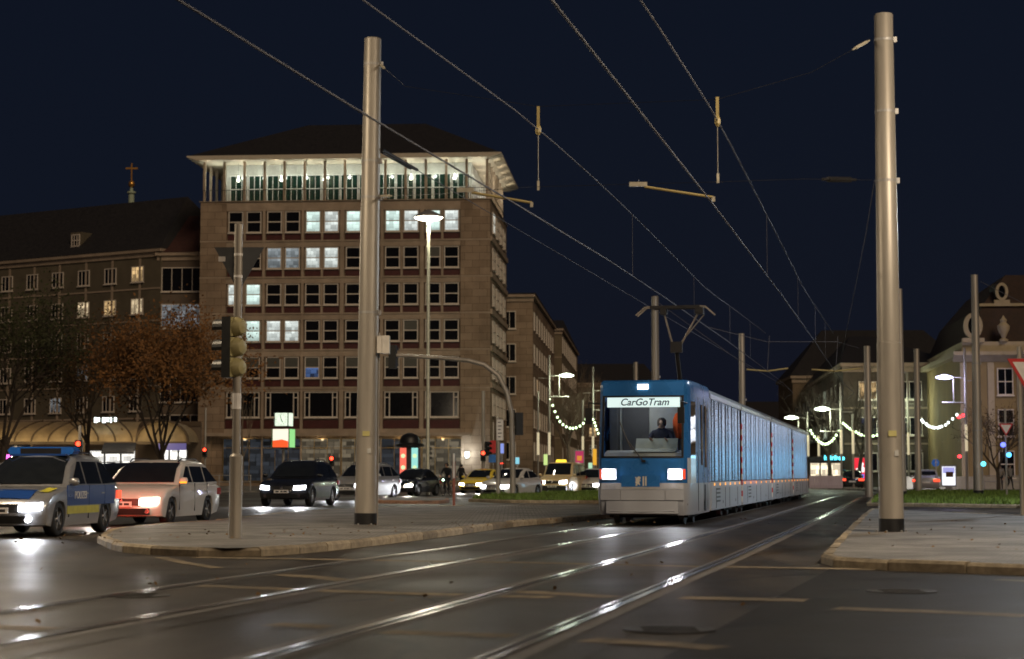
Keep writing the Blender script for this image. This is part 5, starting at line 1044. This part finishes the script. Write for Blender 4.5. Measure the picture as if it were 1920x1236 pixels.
# ---- festive street masts with garlands
def festive_mast(label, px, Y, zt, lx, ly, side=1, lampc=(.85, 1, .75)):
    q = AT(px, 890, Y); t = thing('festive_mast', label, 'street lamp', (q.x, Y, .1), 0, 'twin-tube street masts hung with light garlands')
    obj('tube', MB().tube([(0, 0, 0), (0, 0, zt)], .09, 8), GALV, t); obj('tube', MB().tube([(-side*.9, 0, 0), (-side*.9, 0, zt*.72)], .08, 8), GALV, t)
    zl = AT(px, ly, Y).z-.1; obj('lamp_arm', MB().tube([(0, 0, zl+.1), (side*1.2, 0, zl+.15)], .05, 6).tube([(0, 0, zl-1.6), (side*1.6, 0, zl-1.6)], .06, 6).tube([(-side*.9, 0, zl-.1), (0, 0, zl-.1)], .04, 6).tube([(side*.8, 0, zl-1.6), (side*.8, 0, zl)], .04, 6), GALV, t)
    obj('lamp_head', MB().lathe([(.05, -.12), (.55, -.05), (.6, .05), (.1, .2)], 14, M=Matrix.Translation((side*1.4, 0, zl+.1)) @ Matrix.Diagonal((1, .5, 1, 1))), glow('festive_lamp_%d' % px, lampc, 9), t, smooth=50)
    up = glow('tube_uplight', (1, .85, .55), .5)
    for x in (0, -side*.9): obj('light_tube', MB().tube([(x, -.02, 2.6), (x, -.02, 4.4)], .1, 8), up, t)
    lamp('mast_light', 'POINT', 420, lampc, t, (side*1.4, -.3, zl-.3), rad=.3); return t
festive_mast('garland mast before the corner house, lamp shining white', 1030, 150, AT(1030, 668, 150).z, 1046, 707); festive_mast('garland mast half hidden behind the tram cab', 1112, 165, AT(1112, 690, 165).z, 1120, 735)
festive_mast('garland mast beside the red poster case', 1578, 142, AT(1578, 725, 142).z, 1565, 770, -1); festive_mast('garland mast before the balcony block shop', 1516, 160, AT(1516, 775, 160).z, 1506, 786, -1); festive_mast('garland mast rising behind the verge masts', 1704, 150, AT(1704, 700, 150).z, 1695, 755, -1); festive_mast('garland mast with a violet-white lamp before the palace', 1813, 126, AT(1813, 655, 126).z, 1800, 711, -1, (.6, .6, 1))
def garland(label, pix, Y, c, n=15):
    pts = [AT(x, y, Y) for x, y in pix]; P = []
    for k in range(len(pts)-1):
        for j in range(8): P.append(pts[k].lerp(pts[k+1], j/8))
    P.append(pts[-1]); o0 = P[0].copy(); t = thing('light_garland', label, 'light garland', o0, 0, 'light garlands strung between the masts')
    S_ = []
    for k in range(1, len(pts)-1): pass
    sp3 = smooth3(pts, n); obj('garland_cable', MB().tube([p-o0 for p in sp3], .02, 4), DARK, t)
    bm2 = MB().lathe([(.02, -.1), (.08, -.06), (.095, 0), (.07, .07), (.03, .1)], 8).mesh('bulb', c, 60)
    for p in sp3: q = p-o0; link('bulb', bm2, t, (q.x+random.uniform(-.04, .04), q.y, q.z-.08))
def smooth3(pts, n):
    P = [pts[0]*2-pts[1]] + pts + [pts[-1]*2-pts[-2]]; out = []
    for i in range(n):
        u = i/(n-1)*(len(pts)-1); k = min(int(u), len(pts)-2); f = u-k; a, b, c, d = P[k], P[k+1], P[k+2], P[k+3]
        out.append(.5*((2*b)+(c-a)*f+(2*a-5*b+4*c-d)*f*f+(3*b-a-3*c+d)*f**3))
    return out
BG = glow('bulb_green_white', (.75, 1, .55), 3.5); BW = glow('bulb_white', (.9, 1, .95), 3.5)
garland('drooping garland of greenish bulbs before the corner house', [(1031, 747), (1047, 785), (1068, 801), (1090, 795), (1108, 767)], 150, BG); garland('short garland of bulbs dropping behind the tram cab', [(1112, 785), (1117, 797), (1122, 811)], 160, BG, 5)
garland('drooping garland of greenish bulbs above the cyan shop sign', [(1520, 806), (1533, 824), (1547, 831), (1562, 823), (1577, 800)], 145, BG); garland('garland of greenish bulbs above the red poster case', [(1580, 792), (1600, 806), (1625, 816), (1650, 812), (1690, 790)], 146, BG, 18); garland('bright white garland hanging across the dormer block', [(1728, 786), (1742, 797), (1757, 800), (1775, 793), (1802, 768)], 132, BW)
for px, py, lab in ((1798, 782, 'red warning lamp on the cable by the white garland'), (1806, 779, 'second red warning lamp on the cable by the white garland'), (1799, 856, 'small red lamp low beside the palace mast')):
    tag(obj('red_lamp', MB().lathe([(.02, -.12), (.13, -.06), (.14, .05), (.04, .12)], 10), glow('lamp_red', (1, .04, .05), 4), None, AT(px, py, 128)), lab, 'lamp')
# shop pavilion with cyan sign
a, b = AT(1519, 913, 150), AT(1577, 868, 150); t = thing('shop_pavilion', 'low glazed shop with a cyan neon sign on its roof edge', 'shop', (a.x, 150, .12)); wd = b.x-a.x; h = b.z
obj('wall', MB().box((0, .2, 0), (wd, 6, h)), BROWN, t); obj('fascia', MB().box((-.05, -.05, h+.002), (wd+.05, 6, h+.35)), DARK, t)
for k in range(3): window(t, .02+k*wd/3, .08, .15, wd/3-.03, h-.25, lit_pane('shop_bright', (1, .85, .6), 1.5, sx=1.5, lo=.25), rows=1, cols=1, fw=.04, fmat=DARK, sill=False)
text_mesh('neon_lettering', 'hairfree', .52, glow('neon_cyan', (.1, .8, 1), 4), t, Matrix.Translation((wd*.78, -.1, h+.27)) @ Matrix.Rotation(R(90), 4, 'X'), bold=.01)
t = thing('panel_fence', 'pale vertical panel fence in front of the glazed shop', 'fence', (AT(1517, 890, 140).x, 140, 0))
pm_ = MB().box((0, 0, .1), (.2, .03, 1.05)).mesh('fence_panel', mat('pale_fence', (.5, .42, .45), rough=.6))
for k in range(12): link('fence_panel', pm_, t, (k*.21, 0, 0))
obj('fence_rail', MB().box((0, .031, .2), (2.5, .07, .26)).box((0, .031, .85), (2.5, .07, .91)), GALV2, t)
# low wall at the right behind the verge
tag(obj('low_wall', MB().box((0, 0, 0), (20, .4, 1.0)), mat('pale_concrete', (.4, .37, .3), rough=.8), None, (26.2, 131, .0)), 'low pale concrete wall behind the lit poster case', 'wall')
# ---- vaulted canopy of the shops
t = thing('vaulted_canopy', 'long brown vaulted canopy over the lit shops', 'canopy', (AT(-40, 890, 150).x, 150, .12)); X1 = AT(352, 890, 150).x-AT(-40, 890, 150).x; z0, z1 = AT(0, 831, 150).z, AT(0, 792, 150).z
CAN = mat('canopy_skin', (.34, .25, .14), rough=.45, var=.25, scale=1.5); nb = 4; bw = X1/nb
DEP = 2.6; AR = mat('arch_brown', (.09, .06, .035), rough=.6); m = MB(); XV = X1-bw; NA = 9
def vz(k): a = math.pi/2*k/NA; return DEP*(1-math.cos(a)), z0+math.sin(a)*(z1-z0)
for k in range(NA): (ya, za), (yb, zb_) = vz(k), vz(k+1); m.face([(0, ya, za), (XV, ya, za), (XV, yb, zb_), (0, yb, zb_)])
obj('vault', m, CAN, t); m = MB()
for k in range(12):
    a0, a1 = math.pi*k/12, math.pi*(k+1)/12; P_ = [(XV+bw/2-math.cos(a)*bw/2, z0+math.sin(a)*(z1-z0)) for a in (a0, a1)]
    m.face([(P_[0][0], 0, P_[0][1]), (P_[1][0], 0, P_[1][1]), (P_[1][0], 5, P_[1][1]), (P_[0][0], 5, P_[0][1])])
m.face([(XV+bw/2-math.cos(math.pi*k/12)*bw/2, .25, z0+math.sin(math.pi*k/12)*(z1-z0)) for k in range(13)]); obj('end_vault', m, CAN, t)
obj('arch_rib', MB().tube([(XV+bw/2-math.cos(math.pi*k/12)*bw/2, -.04, z0+math.sin(math.pi*k/12)*(z1-z0)) for k in range(13)], .1, 6), AR, t)
for b in range(10):
    xb = XV-.3-b*1.35; sg_ = 1 if b < 4 else -1
    if xb < 1.6: continue
    obj('arch_rib', MB().tube([(xb-sg_*1.5*math.sin(math.pi/2*k/NA)**2, vz(k)[0]-.05, vz(k)[1]+.03) for k in range(NA+1)], .07, 6), AR, t)
for b in range(nb):
    obj('column', MB().tube([(b*bw, .1, 0), (b*bw, .1, z0)], .1, 8), AR, t); lamp('canopy_light', 'POINT', 75, (1, .78, .42), t, (b*bw+bw/2, -2.2, z0+.1), rad=.2); lamp('canopy_light', 'POINT', 45, (1, .78, .42), t, (b*bw, -1.6, z0-.3), rad=.2)
obj('gutter', MB().box((-.2, -.12, z0-.22), (X1+.2, .0, z0-.02)).box((-.2, 4.9, z1-.3), (X1+.2, 5.0, z1+.1)), MATS['arch_brown'], t)
obj('back_wall', MB().box((-.2, 5.0, 0), (X1+.2, 5.3, z1)), BROWN, t)
for px0, px1, y0, y1, mm in ((20, 60, 835, 900, SHOP[2]), (165, 258, 845, 905, SHOP[1]), (300, 352, 843, 905, SHOP[1])):
    a, b = AT(px0, y1, 154.9), AT(px1, y0, 154.9); x0_ = AT(-40, 890, 150).x; n_ = 3
    for k in range(n_): window(t, a.x-x0_+(b.x-a.x)*k/n_, 4.85, .2, (b.x-a.x)/n_-.04, b.z-.3, mm, rows=1, cols=1, fw=.05, fmat=DARK, sill=False)
obj('awning', MB().prism([(-.2, z0-.1), (-.2, z0-.2), (-1.2, z0-1.0), (-1.2, z0-.85)], AT(195, 890, 150).x-AT(-40, 890, 150).x, AT(256, 890, 150).x-AT(-40, 890, 150).x, 'x'), mat('awning_dark', (.02, .022, .035), rough=.8), t)
s_ = MB()
for k, ww_ in enumerate((.45, .2, .5, .4, .2, .35)): s_.box((AT(176, 890, 150).x-AT(-40, 890, 150).x+k*.32, -.2, z1-.15+.08*(k % 2)), (AT(176, 890, 150).x-AT(-40, 890, 150).x+k*.32+ww_*.5, -.1, z1+.25))
obj('neon_lettering', s_, glow('neon_white', (.85, 1, .95), 4), t); obj('neon_sign', MB().box((AT(12, 890, 150).x-AT(-40, 890, 150).x, -.3, 2.2), (AT(30, 890, 150).x-AT(-40, 890, 150).x, -.2, 2.6)), glow('neon_pink', (1, .15, .7), 2.5), t)
obj('street_sign', MB().box((AT(298, 890, 150).x-AT(-40, 890, 150).x, -.4, 2.95), (AT(350, 890, 150).x-AT(-40, 890, 150).x, -.35, 3.5)), glow('sign_violet', (.16, .14, .4), .5), t)
# ================================================================ trees
BARK = mat('bark', (.06, .045, .033), rough=.9, var=.3, scale=8, bump=.5)
BARK2 = mat('pale_bark', (.16, .12, .085), rough=.9, var=.3, scale=8, bump=.5)
def branches(m, p, d, r, L, depth, tips, spread=.55, up=.12):
    n = 4; path = [p]; rs = [r]; q = p.copy(); dd = d.copy()
    for k in range(n):
        dd = (dd+Vector((random.uniform(-1, 1), random.uniform(-1, 1), random.uniform(-.6, 1)))*.13+Vector((0, 0, up*.2))).normalized(); q = q+dd*L/n; path.append(q.copy()); rs.append(r*(1-.45*(k+1)/n))
    m.tube(path, rs, 6 if depth > 2 else 4, caps=False)
    if depth == 0: tips += path[1:]; return
    if depth <= 2: tips += path[2:]
    for k in range(3 if depth > 1 else 4):
        a = random.uniform(0, 6.28); o = dd.orthogonal().normalized(); o = (Matrix.Rotation(a, 3, dd) @ o); nd = (dd+o*spread*random.uniform(.6, 1.4)+Vector((0, 0, up))).normalized()
        branches(m, path[random.choice((2, 3, 4))], nd, r*.55, L*random.uniform(.6, .85), depth-1, tips, spread, up)
def tree(label, x, y, H, trunk_h, r, bark, leafm=None, nleaf=0, leaf=.22, spread=.6, depth=4, jitter=.6, seed=1, group=None, up=.12):
    random.seed(seed); t = thing('bare_tree' if not leafm else 'broadleaf_tree', label, 'tree', (x, y, .1), 0, group); m = MB(); tips = []
    top = Vector((random.uniform(-.2, .2), random.uniform(-.2, .2), trunk_h)); tm = MB(); tm.tube([(0, 0, -.1), (0, 0, trunk_h*.5), top], [r*1.25, r, r*.85], 9, caps=False); obj('trunk', tm, bark, t, smooth=60)
    for k in range(5):
        a = 2*math.pi*k/5+random.uniform(-.4, .4); d = Vector((math.cos(a)*spread, math.sin(a)*spread, 1 if k else 2.2)).normalized(); branches(m, top-Vector((0, 0, random.uniform(0, trunk_h*.25))), d, r*.6, (H-trunk_h)*.40, depth, tips, spread, up)
    obj('branch', m, bark, t)
    if leafm:
        f = MB()
        for i in range(nleaf):
            p = random.choice(tips)+Vector([random.gauss(0, jitter) for _ in range(3)]); u = Vector([random.gauss(0, 1) for _ in range(3)]).normalized(); v = u.orthogonal().normalized(); s = leaf*random.uniform(.5, 1.2)
            f.face([p-u*s*.5, p+v*s*.35, p+u*s*.5, p-v*s*.35])
        o = obj('crown', f, leafm, t); o['kind'] = 'stuff'
    return t
AUT = mat('autumn_leaf', (.19, .085, .024), rough=.8, var=.5, scale=.5); OLV = mat('olive_leaf', (.042, .046, .014), rough=.8, var=.5, scale=.4); BRN = mat('brown_leaf', (.10, .06, .025), rough=.8, var=.5, scale=.4)
def px_x(px, Y): return AT(px, 890, Y).x
tree('rust-orange autumn tree in front of the link house', px_x(305, 125), 125, 12.0, 2.5, .2, BARK, AUT, 13500, .24, .75, 4, .6, 3)
tree('dark olive tree at the end of the vaulted canopy', px_x(5, 128), 128, 14.5, 3.6, .22, BARK, OLV, 8000, .24, .75, 4, .65, 5)
tree('thin brown-leaved tree between the olive and the rust tree', px_x(165, 132), 132, 12.5, 3.8, .16, BARK, BRN, 4500, .2, .7, 4, .4, 8)
tree('young bare tree beside the signal post', px_x(455, 122), 122, 7.0, 2.6, .07, BARK2, None, spread=.3, depth=3, seed=9, up=.5)
tree('bare street tree lit from below behind the taxi', px_x(1066, 168), 168, 9.5, 4.0, .15, BARK2, None, spread=.55, depth=4, seed=11); tree('bare street tree close to the tram cab', px_x(1092, 178), 178, 11, 4.2, .16, BARK2, None, spread=.55, depth=4, seed=12)
tree('bare tree far down the festive street', px_x(1060, 215), 215, 15, 5, .2, BARK2, None, spread=.6, depth=4, seed=13)
tree('bare tree in front of the balcony block', px_x(1556, 146), 146, 9.2, 3.0, .16, BARK, None, spread=.6, depth=4, seed=14); tree('bare tree behind the red poster case', px_x(1612, 148), 148, 10, 3.0, .16, BARK, None, spread=.6, depth=4, seed=15); tree('low twiggy tree before the palace', px_x(1872, 122), 122, 6.2, 1.5, .12, BARK, BRN, 900, .14, .9, 4, .3, 16); tree('dark tree behind the verge mast', px_x(1700, 160), 160, 8, 2.5, .14, BARK, BRN, 900, .14, .8, 4, .3, 17)
# ================================================================ people
SKIN = mat('skin', (.45, .27, .19), rough=.6)
def cloth(n, c): return mat('cloth_'+n, c, rough=.85, var=.2, scale=12)
def person(label, loc, rz, pose, top, legs, hair=(.02, .015, .012), scale=1.0, parent=None):
    J = dict(pel=(0, 0, .94), sp=(0, 0, 1.15), ch=(0, .01, 1.34), nk=(0, .01, 1.49), hd=(0, .035, 1.60), ht=(0, .025, 1.72), ns=(0, .13, 1.61),
             sL=(-.19, 0, 1.42), eL=(-.25, -.02, 1.14), wL=(-.26, .08, .9), hL=(-.26, .10, .83), sR=(.19, 0, 1.42), eR=(.25, -.02, 1.14), wR=(.26, .08, .9), hR=(.26, .10, .83),
             kL=(-.10, .03, .5), aL=(-.10, -.02, .09), tL=(-.11, .15, .045), kR=(.10, .03, .5), aR=(.10, -.02, .09), tR=(.11, .15, .045), pL=(-.1, 0, .88), pR=(.1, 0, .88)); J.update(pose)
    Rd = dict(pel=.145, sp=.135, ch=.16, nk=.06, hd=.09, ht=.075, ns=.016, sL=.075, sR=.075, eL=.05, eR=.05, wL=.034, wR=.034, hL=.042, hR=.042, kL=.062, kR=.062, aL=.045, aR=.045, tL=.04, tR=.04, pL=.1, pR=.1)
    E = [('pel', 'sp'), ('sp', 'ch'), ('ch', 'nk'), ('nk', 'hd'), ('hd', 'ht'), ('hd', 'ns'), ('ch', 'sL'), ('sL', 'eL'), ('eL', 'wL'), ('wL', 'hL'), ('ch', 'sR'), ('sR', 'eR'), ('eR', 'wR'), ('wR', 'hR'), ('pel', 'pL'), ('pL', 'kL'), ('kL', 'aL'), ('aL', 'tL'), ('pel', 'pR'), ('pR', 'kR'), ('kR', 'aR'), ('aR', 'tR')]
    names = list(J); V = [Vector(J[n]) for n in names]; rad = [Rd[n] for n in names]; ed = [(names.index(a), names.index(b)) for a, b in E]
    for s in 'LR':       # five fingers
        h = Vector(J['h'+s]); w_ = Vector(J['w'+s]); d = (h-w_).normalized(); o = d.orthogonal().normalized(); o2 = d.cross(o)
        for k, (off, ln) in enumerate(((-.034, .055), (-.012, .075), (.012, .078), (.034, .062), (.05, .045))):
            b = h+o*off+d*(.035 if k < 4 else -.02); V += [b, b+d*ln*.5+o*(.02 if k == 4 else 0), b+d*ln-o2*.02]; i = len(V); ed += [(names.index('h'+s), i-3), (i-3, i-2), (i-2, i-1)]; rad += [.012, .0095, .008]
    me = bpy.data.meshes.new('person'); me.from_pydata(V, ed, []); o = link('person', me); bpy.context.view_layer.update()
    md = o.modifiers.new('skin', 'SKIN'); 
    for i, sv in enumerate(me.skin_vertices[0].data): sv.radius = (rad[i], rad[i]); sv.use_root = (i == 0)
    o.modifiers.new('sub', 'SUBSURF').levels = 2
    bpy.context.view_layer.update(); m2 = bpy.data.meshes.new_from_object(o.evaluated_get(bpy.context.evaluated_depsgraph_get())); bpy.data.objects.remove(o)
    for mm in (SKIN, top, legs, cloth('shoe', (.02, .02, .02))): m2.materials.append(mm)
    for pl_ in m2.polygons:
        c = pl_.center; pl_.use_smooth = True; dn = {n: (c-Vector(J[n])).length for n in names}; nr = min(dn, key=dn.get)
        pl_.material_index = 0 if nr in ('hd', 'ht', 'ns', 'hL', 'hR') or (nr == 'nk' and c.z > Vector(J['nk']).z+.02) else (3 if nr[0] in 'at' and len(nr) == 2 and nr[0] in ('a', 't') else (2 if nr in ('kL', 'kR', 'pL', 'pR') or (nr == 'pel' and c.z < J['pel'][2]-.02) else 1))
        if len(V) and min((c-v).length for v in V[len(names):]) < .05: pl_.material_index = 0
    t = link('person', m2, parent, loc, rz); t.scale = (scale,)*3
    if not parent: tag(t, label, 'person')
    H = Vector(J['hd']); hm_ = MB().lathe([(.098, -.03), (.108, .04), (.1, .1), (.06, .145), (.01, .155)], 14, M=Matrix.Translation(H+Vector((0, -.022, .0))) @ Matrix.Rotation(R(14), 4, 'X')); obj('hair', hm_, mat('hair_%d' % int(hair[0]*1000), hair, rough=.8), t, smooth=60)
    e_ = MB()
    for s in (-1, 1): e_.lathe([(.003, -.012), (.012, 0), (.003, .012)], 8, M=Matrix.Translation(H+Vector((s*.034, .088, .02))))
    obj('eye', e_, DARK, t); return t
# tram driver, seated in the cab
drv = person('tram driver in a dark jacket seated behind the windscreen of the blue tram', (0, 0, 0), 0, dict(kL=(-.14, .42, .62), aL=(-.14, .48, .2), tL=(-.14, .62, .16), kR=(.14, .42, .62), aR=(.14, .48, .2), tR=(.14, .62, .16), pel=(0, 0, .62), pL=(-.1, .06, .6), pR=(.1, .06, .6), sp=(0, 0, .85), ch=(0, .02, 1.06), nk=(0, .03, 1.22), hd=(0, .06, 1.33), ht=(0, .05, 1.46), ns=(0, .155, 1.34), sL=(-.2, .02, 1.13), sR=(.2, .02, 1.13), eL=(-.3, .18, .92), eR=(.3, .18, .92), wL=(-.2, .42, .95), hL=(-.18, .5, .96), wR=(.2, .42, .95), hR=(.18, .5, .96)), cloth('navy', (.012, .014, .03)), cloth('navy', (.012, .014, .03)), (.05, .035, .025))
M_ = Matrix.Translation((2.88, 41.6, 0)) @ Matrix.Rotation(R(-12), 4, 'Z'); drv.location = M_ @ Vector((.27, 1.45, .95)); drv.rotation_euler = (0, 0, R(180-12))
jk = MB().lathe([(.05, .0), (.16, .02), (.2, .25), (.24, .5), (.2, .68), (.06, .75)], 14, M=Matrix.Diagonal((.72, .4, .85, 1)))
for k, v in enumerate(jk.v): jk.v[k] = (v[0]+.03*math.sin(v[2]*23+v[1]*9), v[1]+.05*math.sin(v[0]*28), v[2])
o = tag(obj('hanging_jacket', jk, cloth('orange', (.75, .1, .01)), None, M_ @ Vector((.68, 1.6, 1.95)), R(-12), smooth=60), 'bright orange work jacket hanging behind the tram driver', 'jacket')
walk = dict(kL=(-.1, .16, .52), aL=(-.1, .22, .1), tL=(-.1, .38, .06), kR=(.1, .05, .5), aR=(.1, -.25, .14), tR=(.1, -.12, .05), eL=(-.27, -.12, 1.16), wL=(-.28, -.15, .92), hL=(-.28, -.14, .85), wR=(.28, .22, .95), hR=(.28, .27, .89))
BLK = cloth('black', (.014, .014, .017)); 
person('pedestrian in black walking away near the office block corner', (AT(865, 890, 140).x, 140, .12), R(-30), walk, BLK, BLK, scale=1.02)
person('person standing behind the white hatchback on the festive street', (AT(1083, 890, 150).x, 150, .12), R(170), walk, BLK, cloth('jean', (.03, .04, .07)))
person('person in a pale patterned jacket by the small give-way sign', (AT(1876, 890, 126).x, 126, .1), R(150), dict(), cloth('tan', (.3, .26, .2)), BLK, scale=.97); person('person in a grey jacket with a bag near the small give-way sign', (AT(1893, 890, 126.5).x, 126.5, .1), R(200), walk, cloth('grey', (.22, .21, .2)), BLK, scale=.97)
person('person in black waiting at the railing by the lit shop', (AT(722, 890, 124).x, 124, .12), R(120), dict(), BLK, BLK)
# cyclist and bicycle
bx = AT(838, 930, 99.5).x; by = 99.5
bk = thing('bicycle', 'dark bicycle ridden across the road by the cyclist', 'bicycle', (bx, by, 0), R(160))
for y in (-.52, .52):
    wm = MB(); n = 20; wm.tube([(0, y+math.cos(2*math.pi*k/n)*.33, .34+math.sin(2*math.pi*k/n)*.33) for k in range(n+1)], .02, 6, caps=False)
    for k in range(8): a = math.pi*2*k/8; wm.tube([(0, y, .34), (0, y+math.cos(a)*.32, .34+math.sin(a)*.32)], .004, 3)
    obj('wheel', wm, RUBBER, bk)
obj('frame', MB().tube([(0, -.52, .34), (0, -.1, .3), (0, .42, .75), (0, -.22, .72), (0, -.1, .3)], .02, 6).tube([(0, -.52, .34), (0, -.2, .75)], .015, 6).tube([(0, .52, .34), (0, .42, .75), (0, .38, .95)], .018, 6).tube([(0, -.2, .7), (0, -.25, .92)], .015, 6), BLACKC, bk)
obj('handlebar', MB().tube([(-.28, .28, 1.0), (-.1, .4, .98), (.1, .4, .98), (.28, .28, 1.0)], .014, 6), DARK, bk); obj('saddle', MB().prism([(-.08, -.38), (.08, -.38), (.03, -.1), (-.03, -.1)], .92, .97, 'z'), DARK, bk); obj('front_lamp', MB().lathe([(.01, 0), (.05, .02), (.05, .06)], 10, M=Matrix.Translation((0, .5, .85)) @ Matrix.Rotation(R(-90), 4, 'X')), glow('cycle_lamp', (.6, 1, .7), 10), bk)
person('cyclist in a black hooded jacket riding the bicycle', (bx, by, 0), R(160), dict(pel=(0, -.22, 1.0), sp=(0, -.15, 1.18), ch=(0, -.03, 1.36), nk=(0, .04, 1.5), hd=(0, .08, 1.60), ht=(0, .08, 1.72), ns=(0, .17, 1.6), pL=(-.1, -.18, .95), pR=(.1, -.18, .95), kL=(-.11, .15, .72), aL=(-.11, .0, .34), tL=(-.11, .14, .3), kR=(.11, .12, .58), aR=(.11, -.1, .18), tR=(.11, .05, .15), sL=(-.2, 0, 1.42), sR=(.2, 0, 1.42), eL=(-.28, .1, 1.2), eR=(.28, .1, 1.2), wL=(-.27, .24, 1.06), wR=(.27, .24, 1.06), hL=(-.26, .29, 1.03), hR=(.26, .29, 1.03)), BLK, BLK)
